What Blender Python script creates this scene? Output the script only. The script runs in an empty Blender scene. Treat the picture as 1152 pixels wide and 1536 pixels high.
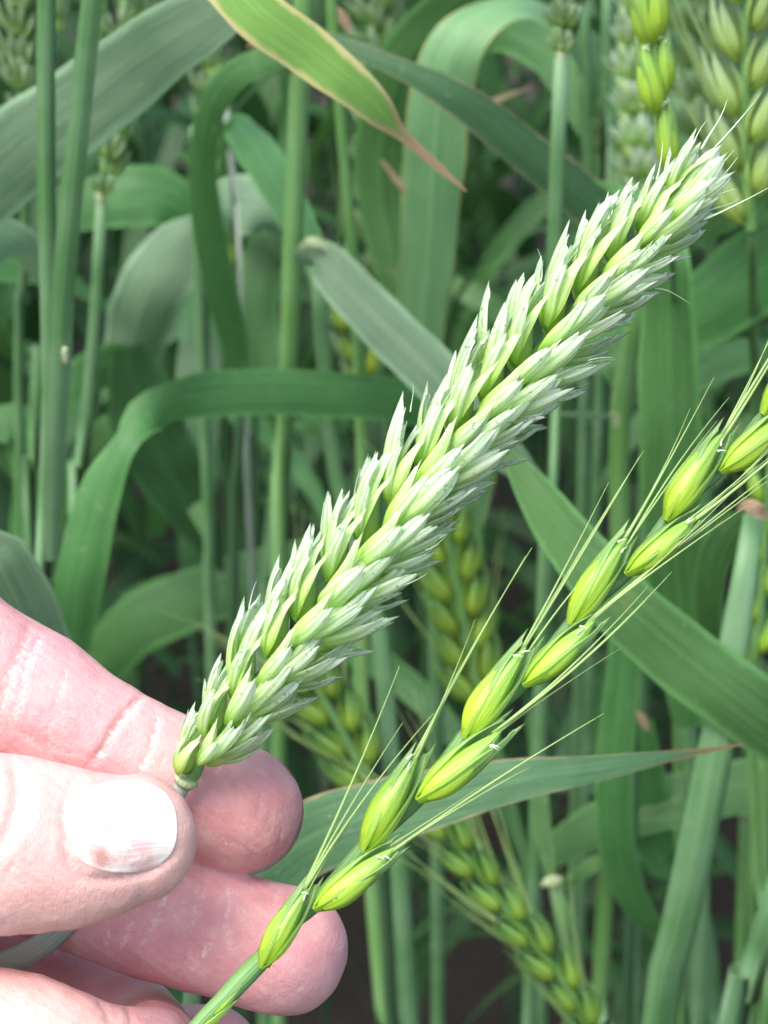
import bpy, bmesh, math, random
import numpy as np
from mathutils import Vector, Matrix, Quaternion, kdtree
from mathutils.bvhtree import BVHTree
from mathutils.noise import noise as pnoise
random.seed(7)
R = math.radians
scene = bpy.context.scene
COL = scene.collection

# ------------------------------------------------------------------ camera
F = 3120.0                      # focal length in photo pixels (1152 x 1536)
PITCH = R(30.0)
CAMH = 1.0
CAM = Vector((0, 0, CAMH))
XR = Vector((1, 0, 0))
FW = Vector((0, math.cos(PITCH), -math.sin(PITCH)))
UP = Vector((0, math.sin(PITCH), math.cos(PITCH)))
cd = bpy.data.cameras.new('camera'); cam = bpy.data.objects.new('camera', cd); COL.objects.link(cam)
cam.location = CAM; cam.rotation_euler = (math.pi/2 - PITCH, 0, 0)
cd.sensor_fit = 'VERTICAL'; cd.sensor_height = 24.0; cd.lens = 24.0*F/1536.0
cd.clip_start = 0.01; cd.clip_end = 200
cd.dof.use_dof = True; cd.dof.focus_distance = 0.25; cd.dof.aperture_fstop = 27.0
scene.camera = cam
scene.render.resolution_x = 768; scene.render.resolution_y = 1024

# ------------------------------------------------------------------ light
SUN_EL, SUN_AZ = 62.0, 228.0      # azimuth clockwise from +Y (the view direction)
w = bpy.data.worlds.new('World'); scene.world = w; w.use_nodes = True
nt = w.node_tree; bg = nt.nodes['Background']
sky = nt.nodes.new('ShaderNodeTexSky'); sky.sky_type = 'NISHITA'; sky.sun_disc = False
sky.sun_elevation = R(SUN_EL); sky.sun_rotation = R(SUN_AZ); sky.dust_density = 4.0; sky.air_density = 1.0; sky.ozone_density = 0.6
nt.links.new(sky.outputs[0], bg.inputs[0]); bg.inputs[1].default_value = 0.15
sd = bpy.data.lights.new('sun', 'SUN'); sun = bpy.data.objects.new('sun', sd); COL.objects.link(sun)
sd.energy = 1.15; sd.angle = R(36); sd.color = (1.0, 0.965, 0.9)
az, el = R(SUN_AZ), R(SUN_EL)
sdir = Vector((math.sin(az)*math.cos(el), math.cos(az)*math.cos(el), math.sin(el)))
sun.rotation_euler = sdir.to_track_quat('Z', 'Y').to_euler()
vs = scene.view_settings
vs.view_transform = 'Standard'; vs.look = 'None'; vs.gamma = 1.0; vs.use_curve_mapping = False
vs.exposure = 1.2
scene.render.engine = 'CYCLES'
scene.cycles.max_bounces = 8; scene.cycles.transmission_bounces = 6; scene.cycles.transparent_max_bounces = 8

# ------------------------------------------------------------------ points
def PZ(px, py, z):
    """point seen at photo pixel (px,py), z millimetres in front of the camera"""
    z = z*0.001
    return CAM + XR*((px-576)/F*z) + UP*((768-py)/F*z) + FW*z
def PY(px, py, Y):
    """same, at horizontal distance Y metres"""
    d = XR*((px-576)/F) + UP*((768-py)/F) + FW
    return CAM + d*(Y/d.y)
def depth_of(p): return (p-CAM).dot(FW)

# ------------------------------------------------------------------ helpers
def tag(o, label=None, cat=None, group=None, kind=None):
    if label: o['label'] = label
    if cat: o['category'] = cat
    if group: o['group'] = group
    if kind: o['kind'] = kind
    return o
def empty(name, loc, label=None, cat=None, group=None):
    o = bpy.data.objects.new(name, None); COL.objects.link(o)
    o.location = loc; o.empty_display_size = 0.01
    return tag(o, label, cat, group)
def link(name, me, parent=None, mat=None):
    o = bpy.data.objects.new(name, me); COL.objects.link(o)
    if mat is not None and not me.materials: me.materials.append(mat)
    if parent is not None:
        o.parent = parent
        pm = wmat(parent)
        o.matrix_parent_inverse = pm.inverted()
    return o
def wmat(o):
    m = o.matrix_basis.copy() if o.matrix_basis else Matrix.Identity(4)
    m = Matrix.LocRotScale(o.location, o.rotation_euler, o.scale) if o.rotation_mode != 'QUATERNION' else Matrix.LocRotScale(o.location, o.rotation_quaternion, o.scale)
    if o.parent is not None: m = wmat(o.parent) @ o.matrix_parent_inverse @ m
    return m
def place(o, M):
    loc, q, s = M.decompose(); o.rotation_mode = 'QUATERNION'
    o.location = loc; o.rotation_quaternion = q; o.scale = s
def mesh_grid(name, rows, uvs=None, closed=False, smooth=True, caps=False):
    """rows: list of equally long lists of points"""
    n, m = len(rows), len(rows[0])
    verts = [tuple(p) for r in rows for p in r]
    faces = []; mm = m if closed else m-1
    for i in range(n-1):
        for j in range(mm):
            a = i*m+j; b = i*m+(j+1) % m
            faces.append((a, b, b+m, a+m))
    if caps and closed:
        faces.append(tuple(range(m-1, -1, -1))); faces.append(tuple((n-1)*m+j for j in range(m)))
    me = bpy.data.meshes.new(name); me.from_pydata(verts, [], faces); me.update()
    uvl = me.uv_layers.new(name='UVMap')
    if uvs is None:
        uvs = [[(i/(n-1), j/(m if closed else m-1)) for j in range(m)] for i in range(n)]
    flat = [u for r in uvs for u in r]
    for li, l in enumerate(me.loops):
        uvl.data[li].uv = flat[l.vertex_index]
    if closed:   # fix the seam
        for p in me.polygons:
            vv = [uvl.data[l].uv[1] for l in p.loop_indices]
            if max(vv)-min(vv) > 0.5:
                for l in p.loop_indices:
                    if uvl.data[l].uv[1] < 0.5: uvl.data[l].uv[1] += 1.0
    if smooth: me.polygons.foreach_set('use_smooth', [True]*len(me.polygons))
    return me
def join_meshes(name, items):
    """items: (mesh, Matrix) -> one mesh, UVs kept"""
    bm = bmesh.new(); uv = bm.loops.layers.uv.new('UVMap')
    for me, M in items:
        t = bmesh.new(); t.from_mesh(me); t.transform(M)
        tmp = bpy.data.meshes.new('tmp'); t.to_mesh(tmp); t.free()
        bm.from_mesh(tmp); bpy.data.meshes.remove(tmp)
    me = bpy.data.meshes.new(name); bm.to_mesh(me); bm.free()
    me.polygons.foreach_set('use_smooth', [True]*len(me.polygons))
    return me
def catmull(pts, n):
    """pts: list of equal-length float tuples; n samples through them"""
    P = [np.array(p, float) for p in pts]
    if len(P) == 2: return [P[0]+(P[1]-P[0])*t for t in np.linspace(0, 1, n)]
    P = [2*P[0]-P[1]] + P + [2*P[-1]-P[-2]]
    seg = len(P)-3; out = []
    L = [np.linalg.norm((P[i+2]-P[i+1])[:3])+1e-9 for i in range(seg)]
    cum = np.concatenate([[0], np.cumsum(L)])
    for s in np.linspace(0, cum[-1], n):
        i = min(seg-1, int(np.searchsorted(cum, s, side='right')-1)); t = (s-cum[i])/L[i]
        a, b, c, d = P[i], P[i+1], P[i+2], P[i+3]
        out.append(0.5*((2*b)+(-a+c)*t+(2*a-5*b+4*c-d)*t*t+(-a+3*b-3*c+d)*t**3))
    return out
def tangents(pts):
    n = len(pts); T = []
    for i in range(n):
        a = pts[max(0, i-1)]; b = pts[min(n-1, i+1)]
        T.append((Vector(b)-Vector(a)).normalized())
    return T
def tube(name, pts, radii, seg=10, ref=None, flat=1.0, caps=True):
    """pts Vectors, radii floats. flat squashes along the ref direction"""
    T = tangents(pts); rows = []; ref = ref or -FW; L = 0; uvs = []
    for i, (p, r) in enumerate(zip(pts, radii)):
        if i: L += (Vector(pts[i])-Vector(pts[i-1])).length
        s = T[i].cross(ref)
        if s.length < 1e-4: s = T[i].cross(XR)
        s.normalize(); nrm = s.cross(T[i]).normalized()
        rows.append([Vector(p)+s*(r*math.cos(a))+nrm*(r*flat*math.sin(a)) for a in [2*math.pi*k/seg for k in range(seg)]])
        uvs.append([(L*10, k/seg) for k in range(seg)])
    return mesh_grid(name, rows, uvs, closed=True, caps=caps)

# ------------------------------------------------------------------ materials
def newmat(name):
    m = bpy.data.materials.new(name); m.use_nodes = True
    nt = m.node_tree; b = nt.nodes['Principled BSDF']; return m, nt, b
def N(nt, t, **kw):
    n = nt.nodes.new('ShaderNode'+t)
    for k, v in kw.items(): setattr(n, k, v)
    return n
def ramp(nt, fac, stops):
    r = N(nt, 'ValToRGB'); e = r.color_ramp.elements
    while len(e) < len(stops): e.new(0.5)
    for el, (p, c) in zip(e, stops):
        el.position = p; el.color = (*c, 1) if len(c) == 3 else c
    nt.links.new(fac, r.inputs[0]); return r.outputs[0]
def mix(nt, f, a, b, mode='MIX'):
    m = N(nt, 'Mix', data_type='RGBA', blend_type=mode)
    for s, v in ((m.inputs[0], f), (m.inputs[6], a), (m.inputs[7], b)):
        if isinstance(v, (int, float)): s.default_value = v
        elif isinstance(v, tuple): s.default_value = (*v, 1)
        else: nt.links.new(v, s)
    return m.outputs[2]
def math_(nt, op, a, b=None, c=None, clamp=False):
    m = N(nt, 'Math', operation=op); m.use_clamp = clamp
    for i, v in enumerate((a, b, c)):
        if v is None: continue
        if isinstance(v, (int, float)): m.inputs[i].default_value = v
        else: nt.links.new(v, m.inputs[i])
    return m.outputs[0]
def noise_(nt, vec, scale, detail=3, rough=0.5, dist=0.0):
    n = N(nt, 'TexNoise'); n.inputs['Scale'].default_value = scale; n.inputs['Detail'].default_value = detail
    n.inputs['Roughness'].default_value = rough; n.inputs['Distortion'].default_value = dist
    if vec is not None: nt.links.new(vec, n.inputs['Vector'])
    return n.outputs[0]
def bump(nt, b, h, strength, dist):
    n = N(nt, 'Bump'); n.inputs['Strength'].default_value = strength; n.inputs['Distance'].default_value = dist
    nt.links.new(h, n.inputs['Height']); nt.links.new(n.outputs[0], b.inputs['Normal']); return n
def add_translucent(m, nt, b, col, fac, nrm=None):
    t = N(nt, 'BsdfTranslucent'); mx = N(nt, 'MixShader'); out = nt.nodes['Material Output']
    if isinstance(col, tuple): t.inputs[0].default_value = (*col, 1)
    else: nt.links.new(col, t.inputs[0])
    mx.inputs[0].default_value = fac
    nt.links.new(b.outputs[0], mx.inputs[1]); nt.links.new(t.outputs[0], mx.inputs[2]); nt.links.new(mx.outputs[0], out.inputs[0])
    if nrm: nt.links.new(nrm.outputs[0], t.inputs['Normal'])

def leaf_material(name, dark, light, trans, edge=None, edge_w=0.10, tip=None, tip_at=0.8, rough=0.42, spots=0.0):
    """UV.x runs 0..1 along the blade, UV.y 0..1 across it"""
    m, nt, b = newmat(name)
    if name not in ('dry_leaf', 'leaf_glaucous'):
        dark, light = [(c[0]*.84, c[1]*1.12, c[2]*.80) for c in (dark, light)]
    uvn = N(nt, 'UVMap'); sp = N(nt, 'SeparateXYZ'); nt.links.new(uvn.outputs[0], sp.inputs[0])
    u, v = sp.outputs[0], sp.outputs[1]
    geo = N(nt, 'NewGeometry'); obi = N(nt, 'ObjectInfo')
    cmb = N(nt, 'CombineXYZ'); nt.links.new(math_(nt, 'MULTIPLY', u, 3.0), cmb.inputs[0]); nt.links.new(math_(nt, 'MULTIPLY', v, 34.0), cmb.inputs[1])
    nt.links.new(math_(nt, 'MULTIPLY', obi.outputs['Random'], 50.0), cmb.inputs[2])
    vein = noise_(nt, cmb.outputs[0], 1.0, 2, 0.6)
    fine = N(nt, 'CombineXYZ'); nt.links.new(math_(nt, 'MULTIPLY', u, 8.0), fine.inputs[0]); nt.links.new(math_(nt, 'MULTIPLY', v, 110.0), fine.inputs[1])
    vein2 = noise_(nt, fine.outputs[0], 1.0, 2, 0.5)
    veins = math_(nt, 'ADD', math_(nt, 'MULTIPLY', vein, 0.65), math_(nt, 'MULTIPLY', vein2, 0.35))
    big = noise_(nt, geo.outputs['Position'], 28.0, 4, 0.6)
    f = math_(nt, 'ADD', math_(nt, 'MULTIPLY', veins, 0.6), math_(nt, 'MULTIPLY', big, 0.4))
    col = ramp(nt, f, [(0.38, dark), (0.60, light)])
    # a paler midrib
    d = math_(nt, 'ABSOLUTE', math_(nt, 'SUBTRACT', v, 0.5))
    rib = math_(nt, 'SUBTRACT', 1.0, math_(nt, 'MULTIPLY', d, 28.0), clamp=True)
    col = mix(nt, math_(nt, 'MULTIPLY', rib, 0.35), col, tuple(min(1, c*1.5) for c in light))
    # random brightness per blade
    hs = N(nt, 'HueSaturation'); nt.links.new(col, hs.inputs['Color'])
    nt.links.new(math_(nt, 'ADD', 0.8, math_(nt, 'MULTIPLY', obi.outputs['Random'], 0.4)), hs.inputs['Value'])
    nt.links.new(math_(nt, 'ADD', 0.488, math_(nt, 'MULTIPLY', obi.outputs['Random'], 0.02)), hs.inputs['Hue'])
    col = hs.outputs[0]
    # thin dry rim, uneven
    wob = noise_(nt, geo.outputs['Position'], 160.0, 4, 0.6)
    e = math_(nt, 'SUBTRACT', math_(nt, 'ADD', d, math_(nt, 'MULTIPLY', math_(nt, 'SUBTRACT', wob, 0.5), 0.30 if edge_w > .1 else 0.14)), 0.5-edge_w)
    e = math_(nt, 'MULTIPLY', e, 1.0/max(edge_w*0.6, 0.01), clamp=True)
    col = mix(nt, e if edge else math_(nt, 'MULTIPLY', e, 0.5), col, edge or tuple(c*1.5 for c in light))
    if tip:
        t = math_(nt, 'ADD', u, math_(nt, 'MULTIPLY', math_(nt, 'SUBTRACT', math_(nt, 'MULTIPLY', d, 2.0), 0.4), 0.10))
        t = math_(nt, 'MULTIPLY', math_(nt, 'SUBTRACT', t, tip_at), 14.0, clamp=True)
        col = mix(nt, t, col, tip)
    if spots:
        bl = noise_(nt, geo.outputs['Position'], 95.0, 5, 0.7, 0.6); bl = math_(nt, 'MULTIPLY', math_(nt, 'SUBTRACT', bl, 0.63), 9.0, clamp=True)
        col = mix(nt, math_(nt, 'MULTIPLY', bl, 0.55), col, (0.26, 0.28, 0.10))
        st_ = noise_(nt, cmb.outputs[0], 0.55, 1, 0.5); st_ = math_(nt, 'MULTIPLY', math_(nt, 'SUBTRACT', st_, 0.6), 5.0, clamp=True)
        col = mix(nt, math_(nt, 'MULTIPLY', st_, 0.35), col, tuple(min(1, c*1.35) for c in light))
        s = noise_(nt, geo.outputs['Position'], 700.0, 2, 0.6)
        s = math_(nt, 'MULTIPLY', math_(nt, 'SUBTRACT', s, 0.66), 12.0, clamp=True)
        col = mix(nt, math_(nt, 'MULTIPLY', s, spots), col, (0.4, 0.42, 0.3))
    nt.links.new(col, b.inputs['Base Color'])
    b.inputs['Roughness'].default_value = rough; b.inputs['Specular IOR Level'].default_value = 0.55
    b.inputs['Sheen Weight'].default_value = 0.0
    bp = bump(nt, b, veins, 0.8, 0.0005)
    tc = mix(nt, 0.55, col, trans)
    add_translucent(m, nt, b, tc, 0.30)
    return m
M = {}
M['leaf'] = leaf_material('leaf_green', (0.040, 0.105, 0.040), (0.105, 0.215, 0.085), (0.13, 0.32, 0.06), spots=0.5)
M['leaf_blue'] = leaf_material('leaf_glaucous', (0.095, 0.20, 0.105), (0.24, 0.40, 0.235), (0.18, 0.38, 0.12), spots=0.5, rough=0.5)
M['leaf_warm'] = leaf_material('leaf_warm_green', (0.055, 0.14, 0.045), (0.13, 0.26, 0.09), (0.16, 0.34, 0.06), edge=(0.24, 0.32, 0.12), edge_w=0.03)
M['leaf_mid'] = leaf_material('leaf_mid_green', (0.06, 0.15, 0.05), (0.15, 0.29, 0.12), (0.15, 0.33, 0.07), spots=0.4)
M['leaf_pale'] = leaf_material('leaf_pale_yellow_rim', (0.12, 0.22, 0.12), (0.27, 0.40, 0.25), (0.18, 0.36, 0.12), edge=(0.40, 0.44, 0.16), edge_w=0.03)
M['leaf_rim'] = leaf_material('leaf_with_dry_rim', (0.055, 0.12, 0.065), (0.13, 0.225, 0.14), (0.12, 0.26, 0.07), edge=(0.40, 0.34, 0.20), edge_w=0.035, tip=(0.40, 0.22, 0.13), tip_at=0.9, spots=0.4)
M['leaf_yellow'] = leaf_material('leaf_with_yellow_margin', (0.20, 0.38, 0.10), (0.36, 0.56, 0.17), (0.34, 0.52, 0.08), edge=(0.72, 0.66, 0.28), edge_w=0.15, tip=(0.62, 0.40, 0.24), tip_at=0.74)
M['leaf_deep_shade'] = leaf_material('leaf_deep_shade', (0.020, 0.060, 0.024), (0.055, 0.125, 0.055), (0.07, 0.18, 0.04))  # darker copy of the leaf green: shade inside the stand put into its colour
M['dry'] = leaf_material('dry_leaf', (0.36, 0.24, 0.14), (0.62, 0.46, 0.30), (0.4, 0.25, 0.12))

def stem_material(name, a, b_, bloom):
    if 'stem' in name and 'bloom' not in name: a, b_, bloom = [(c[0]*.78, c[1]*.95, c[2]*.80) for c in (a, b_, bloom)]
    m, nt, b = newmat(name)
    uvn = N(nt, 'UVMap'); mp = N(nt, 'Mapping'); mp.inputs['Scale'].default_value = (1.2, 26, 1); nt.links.new(uvn.outputs[0], mp.inputs[0])
    v = noise_(nt, mp.outputs[0], 1.0, 3, 0.6)
    geo = N(nt, 'NewGeometry'); big = noise_(nt, geo.outputs['Position'], 45.0, 3, 0.6)
    col = ramp(nt, v, [(0.38, a), (0.62, b_)])
    col = mix(nt, math_(nt, 'MULTIPLY', ramp(nt, big, [(0.4, (0, 0, 0)), (0.65, (1, 1, 1))]), 0.6), col, bloom)
    nt.links.new(col, b.inputs['Base Color']); b.inputs['Roughness'].default_value = 0.42
    bump(nt, b, v, 0.5, 0.0003); add_translucent(m, nt, b, col, 0.12)
    return m
M['stem'] = stem_material('stem_green', (0.075, 0.18, 0.07), (0.18, 0.32, 0.14), (0.25, 0.36, 0.24))
M['stem_light'] = stem_material('stem_light_green', (0.12, 0.27, 0.07), (0.25, 0.43, 0.15), (0.28, 0.42, 0.22))
M['stem_deep_shade'] = stem_material('stem_deep_shade', (0.035, 0.085, 0.04), (0.075, 0.15, 0.07), (0.09, 0.15, 0.10))  # stem green darkened so its colour carries the shade among the stalks
M['stem_grey'] = stem_material('stem_bloomed', (0.20, 0.30, 0.22), (0.36, 0.46, 0.36), (0.45, 0.52, 0.45))
M['collar'] = stem_material('collar_pale', (0.28, 0.40, 0.18), (0.44, 0.54, 0.28), (0.50, 0.55, 0.38))

def scale_material(name, white, vein, base, tipc, speck=0.6, tr=0.3, nveins=5.0):
    m, nt, b = newmat(name)
    uvn = N(nt, 'UVMap'); sp = N(nt, 'SeparateXYZ'); nt.links.new(uvn.outputs[0], sp.inputs[0]); u, v = sp.outputs[0], sp.outputs[1]
    geo = N(nt, 'NewGeometry'); obi = N(nt, 'ObjectInfo')
    wv = math_(nt, 'COSINE', math_(nt, 'MULTIPLY', v, 2*math.pi*nveins))
    cmb = N(nt, 'CombineXYZ'); nt.links.new(math_(nt, 'MULTIPLY', u, 2.5), cmb.inputs[0]); nt.links.new(math_(nt, 'MULTIPLY', v, 14.0), cmb.inputs[1]); nt.links.new(math_(nt, 'MULTIPLY', obi.outputs['Random'], 80.0), cmb.inputs[2])
    ns = noise_(nt, cmb.outputs[0], 1.0, 3, 0.6)
    f = math_(nt, 'ADD', math_(nt, 'MULTIPLY', wv, 0.14 if nveins < 5 else 0.2), ns)
    col = ramp(nt, f, [(0.40, white), (0.66, vein)])
    col = mix(nt, ramp(nt, math_(nt, 'ADD', u, math_(nt, 'MULTIPLY', math_(nt, 'SUBTRACT', ns, 0.5), 0.5)), [(0.14, (1, 1, 1)), (0.72, (0, 0, 0))]), col, base)
    col = mix(nt, math_(nt, 'MULTIPLY', ramp(nt, u, [(0.6, (0, 0, 0)), (1.0, (1, 1, 1))]), 0.65), col, tipc)
    s = noise_(nt, geo.outputs['Position'], 1500.0, 2, 0.5); s2 = noise_(nt, geo.outputs['Position'], 170.0, 2, 0.5)
    s = math_(nt, 'MULTIPLY', math_(nt, 'SUBTRACT', math_(nt, 'ADD', s, math_(nt, 'MULTIPLY', s2, 0.35)), 0.81), 14.0, clamp=True)
    s = math_(nt, 'MULTIPLY', s, ramp(nt, u, [(0.3, (0, 0, 0)), (0.7, (1, 1, 1))]))
    col = mix(nt, math_(nt, 'MULTIPLY', s, speck), col, (0.16, 0.23, 0.18))
    hs = N(nt, 'HueSaturation'); nt.links.new(col, hs.inputs['Color']); nt.links.new(math_(nt, 'ADD', 0.88, math_(nt, 'MULTIPLY', obi.outputs['Random'], 0.22)), hs.inputs['Value'])
    nt.links.new(hs.outputs[0], b.inputs['Base Color']); b.inputs['Roughness'].default_value = 0.38
    bump(nt, b, f, 0.55, 0.00025)
    add_translucent(m, nt, b, hs.outputs[0], tr)
    return m
M['scale'] = scale_material('wheat_scale', (0.86, 0.93, 0.76), (0.42, 0.66, 0.25), (0.50, 0.78, 0.14), (0.66, 0.80, 0.66), nveins=4.0, tr=0.46)
M['scale_kernel'] = scale_material('wheat_inner_scale', (0.70, 0.84, 0.46), (0.48, 0.70, 0.24), (0.46, 0.72, 0.10), (0.68, 0.80, 0.52), speck=0.2, nveins=2.0)
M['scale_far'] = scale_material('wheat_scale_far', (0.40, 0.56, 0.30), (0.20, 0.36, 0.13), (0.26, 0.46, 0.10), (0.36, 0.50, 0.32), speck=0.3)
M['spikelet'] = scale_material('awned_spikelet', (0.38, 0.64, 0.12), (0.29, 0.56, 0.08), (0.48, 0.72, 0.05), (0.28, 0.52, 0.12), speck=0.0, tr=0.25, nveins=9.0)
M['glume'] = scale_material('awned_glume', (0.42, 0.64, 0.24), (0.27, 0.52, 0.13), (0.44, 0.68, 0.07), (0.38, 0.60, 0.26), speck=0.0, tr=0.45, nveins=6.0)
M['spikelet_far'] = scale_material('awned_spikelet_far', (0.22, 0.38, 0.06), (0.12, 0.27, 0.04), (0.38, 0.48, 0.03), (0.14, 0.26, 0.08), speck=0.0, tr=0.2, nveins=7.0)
m, nt_, b = newmat('awn'); b.inputs['Base Color'].default_value = (0.28, 0.42, 0.14, 1); b.inputs['Roughness'].default_value = 0.4; M['awn'] = m
m, nt_, b = newmat('awn_pale'); b.inputs['Base Color'].default_value = (0.50, 0.62, 0.42, 1); b.inputs['Roughness'].default_value = 0.4; M['awn_pale'] = m
m, nt_, b = newmat('awn_far'); b.inputs['Base Color'].default_value = (0.11, 0.19, 0.07, 1); b.inputs['Roughness'].default_value = 0.4; M['awn_far'] = m
m, nt_, b = newmat('anther'); b.inputs['Base Color'].default_value = (0.72, 0.80, 0.62, 1); b.inputs['Roughness'].default_value = 0.5; M['anther'] = m

# skin
m, nt, b = newmat('skin')
geo = N(nt, 'NewGeometry'); pos = geo.outputs['Position']
at = N(nt, 'Attribute', attribute_name='flake'); cr = N(nt, 'Attribute', attribute_name='crease'); dr = N(nt, 'Attribute', attribute_name='dorsal')
n1 = noise_(nt, pos, 60.0, 4, 0.55); n2 = noise_(nt, pos, 260.0, 3, 0.6); n3 = noise_(nt, pos, 1600.0, 4, 0.7)
col = ramp(nt, n1, [(0.34, (0.56, 0.25, 0.25)), (0.5, (0.64, 0.31, 0.32)), (0.66, (0.68, 0.38, 0.375))])
col = mix(nt, math_(nt, 'MULTIPLY', ramp(nt, n2, [(0.42, (0, 0, 0)), (0.7, (1, 1, 1))]), 0.35), col, (0.76, 0.49, 0.46))
col = mix(nt, math_(nt, 'MULTIPLY', dr.outputs['Fac'], 0.45), col, (0.86, 0.60, 0.50))
col = mix(nt, math_(nt, 'MULTIPLY', cr.outputs['Fac'], 0.4), col, (0.60, 0.26, 0.22))
n4 = noise_(nt, pos, 600.0, 4, 0.75)
fl = math_(nt, 'MULTIPLY', math_(nt, 'MULTIPLY', at.outputs['Fac'], ramp(nt, n3, [(0.42, (0, 0, 0)), (0.58, (1, 1, 1))])), ramp(nt, n4, [(0.38, (0.15, 0.15, 0.15)), (0.58, (1.1, 1.1, 1.1))]), clamp=True)
dust = math_(nt, 'MULTIPLY', math_(nt, 'SUBTRACT', math_(nt, 'ADD', n3, math_(nt, 'MULTIPLY', n2, 0.4)), 0.82), 4.0, clamp=True)
fl = math_(nt, 'MAXIMUM', math_(nt, 'MULTIPLY', fl, 0.85), math_(nt, 'MULTIPLY', dust, 0.35))
col = mix(nt, fl, col, (0.88, 0.80, 0.77))
nt.links.new(col, b.inputs['Base Color'])
b.inputs['Subsurface Weight'].default_value = 0.35; b.inputs['Subsurface Radius'].default_value = (1.0, 0.35, 0.2); b.inputs['Subsurface Scale'].default_value = 0.0022
b.inputs['Roughness'].default_value = 0.48; b.inputs['Specular IOR Level'].default_value = 0.42
vo = N(nt, 'TexVoronoi', feature='DISTANCE_TO_EDGE'); vo.inputs['Scale'].default_value = 1700.0
mpv = N(nt, 'Mapping'); mpv.inputs['Rotation'].default_value = (0.3, 0.5, 0.4); mpv.inputs['Scale'].default_value = (1, 1, 0.45)
nt.links.new(pos, mpv.inputs[0]); nt.links.new(mpv.outputs[0], vo.inputs['Vector'])
wvt = N(nt, 'TexWave', wave_type='BANDS', bands_direction='DIAGONAL'); wvt.inputs['Scale'].default_value = 330.0; wvt.inputs['Distortion'].default_value = 5.0; wvt.inputs['Detail'].default_value = 2.0; wvt.inputs['Detail Scale'].default_value = 0.25
nt.links.new(pos, wvt.inputs['Vector'])
h = math_(nt, 'ADD', math_(nt, 'ADD', math_(nt, 'MULTIPLY', wvt.outputs['Fac'], 0.45), math_(nt, 'MULTIPLY', math_(nt, 'MINIMUM', vo.outputs[0], 0.12), 3.0)), math_(nt, 'MULTIPLY', n3, 2.2))
bump(nt, b, h, 0.5, 0.00013)
M['skin'] = m
m, nt, b = newmat('nail')
uvn = N(nt, 'UVMap'); sp = N(nt, 'SeparateXYZ'); nt.links.new(uvn.outputs[0], sp.inputs[0])
mp = N(nt, 'Mapping'); mp.inputs['Scale'].default_value = (1.5, 22, 1); nt.links.new(uvn.outputs[0], mp.inputs[0])
nn = noise_(nt, mp.outputs[0], 1.0, 3, 0.6)
col = mix(nt, math_(nt, 'MULTIPLY', ramp(nt, sp.outputs[0], [(0.0, (1, 1, 1)), (0.18, (0, 0, 0))]), 0.6), (0.68, 0.42, 0.39), (0.80, 0.68, 0.62))
col = mix(nt, ramp(nt, math_(nt, 'ADD', sp.outputs[0], math_(nt, 'MULTIPLY', nn, 0.1)), [(0.80, (0, 0, 0)), (1.0, (1, 1, 1))]), col, (0.84, 0.78, 0.70))
np_ = noise_(nt, uvn.outputs[0], 3.2, 4, 0.7); col = mix(nt, ramp(nt, np_, [(0.45, (0, 0, 0)), (0.62, (1, 1, 1))]), col, (0.80, 0.72, 0.66)); col = mix(nt, math_(nt, 'MULTIPLY', nn, 0.25), col, (0.9, 0.82, 0.78))
bx_ = math_(nt, 'MULTIPLY', math_(nt, 'SUBTRACT', sp.outputs[0], 0.24), 2.2); by_ = math_(nt, 'MULTIPLY', math_(nt, 'SUBTRACT', sp.outputs[1], 0.86), 5.0)
dd_ = math_(nt, 'ADD', math_(nt, 'MULTIPLY', bx_, bx_), math_(nt, 'MULTIPLY', by_, by_)); dd_ = math_(nt, 'ADD', math_(nt, 'SQRT', dd_), math_(nt, 'MULTIPLY', math_(nt, 'SUBTRACT', np_, 0.5), 1.2))
col = mix(nt, ramp(nt, dd_, [(0.12, (0.8, 0.8, 0.8)), (0.55, (0, 0, 0))]), col, (0.52, 0.25, 0.20))
nt.links.new(col, b.inputs['Base Color']); b.inputs['Roughness'].default_value = 0.32; b.inputs['Coat Weight'].default_value = 0.25; b.inputs['Coat Roughness'].default_value = 0.2
b.inputs['Subsurface Weight'].default_value = 0.15; b.inputs['Subsurface Scale'].default_value = 0.001
bump(nt, b, nn, 0.6, 0.00025)
M['nail'] = m
m, nt, b = newmat('sleeve_cloth'); geo = N(nt, 'NewGeometry')
nn = noise_(nt, geo.outputs['Position'], 900.0, 2); nt.links.new(ramp(nt, nn, [(0.3, (0.05, 0.07, 0.12)), (0.7, (0.09, 0.12, 0.2))]), b.inputs['Base Color']); b.inputs['Roughness'].default_value = 0.9
bump(nt, b, nn, 0.5, 0.0005); M['sleeve'] = m
m, nt, b = newmat('soil'); geo = N(nt, 'NewGeometry')
n1 = noise_(nt, geo.outputs['Position'], 9.0, 6, 0.7); n2 = noise_(nt, geo.outputs['Position'], 90.0, 5, 0.7)
nt.links.new(mix(nt, n2, ramp(nt, n1, [(0.35, (0.035, 0.026, 0.018)), (0.65, (0.085, 0.065, 0.045))]), (0.05, 0.04, 0.028)), b.inputs['Base Color'])
b.inputs['Roughness'].default_value = 0.95; bump(nt, b, math_(nt, 'ADD', n1, n2), 0.8, 0.02); M['soil'] = m

# ------------------------------------------------------------------ setting
rows = []
NG = 70
for i in range(NG+1):
    r = []
    for j in range(NG+1):
        a = (i/NG*2-1); c = (j/NG*2-1)
        x = math.copysign(abs(a)**3*80, a); y = 1.5+math.copysign(abs(c)**3*80, c)
        r.append((x, y, 0.02*pnoise(Vector((x*3, y*3, 0)))+0.008*pnoise(Vector((x*14, y*14, 3)))))
    rows.append(r)
g = link('ground', mesh_grid('ground', rows), None, M['soil']); tag(g, kind='structure')

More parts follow.
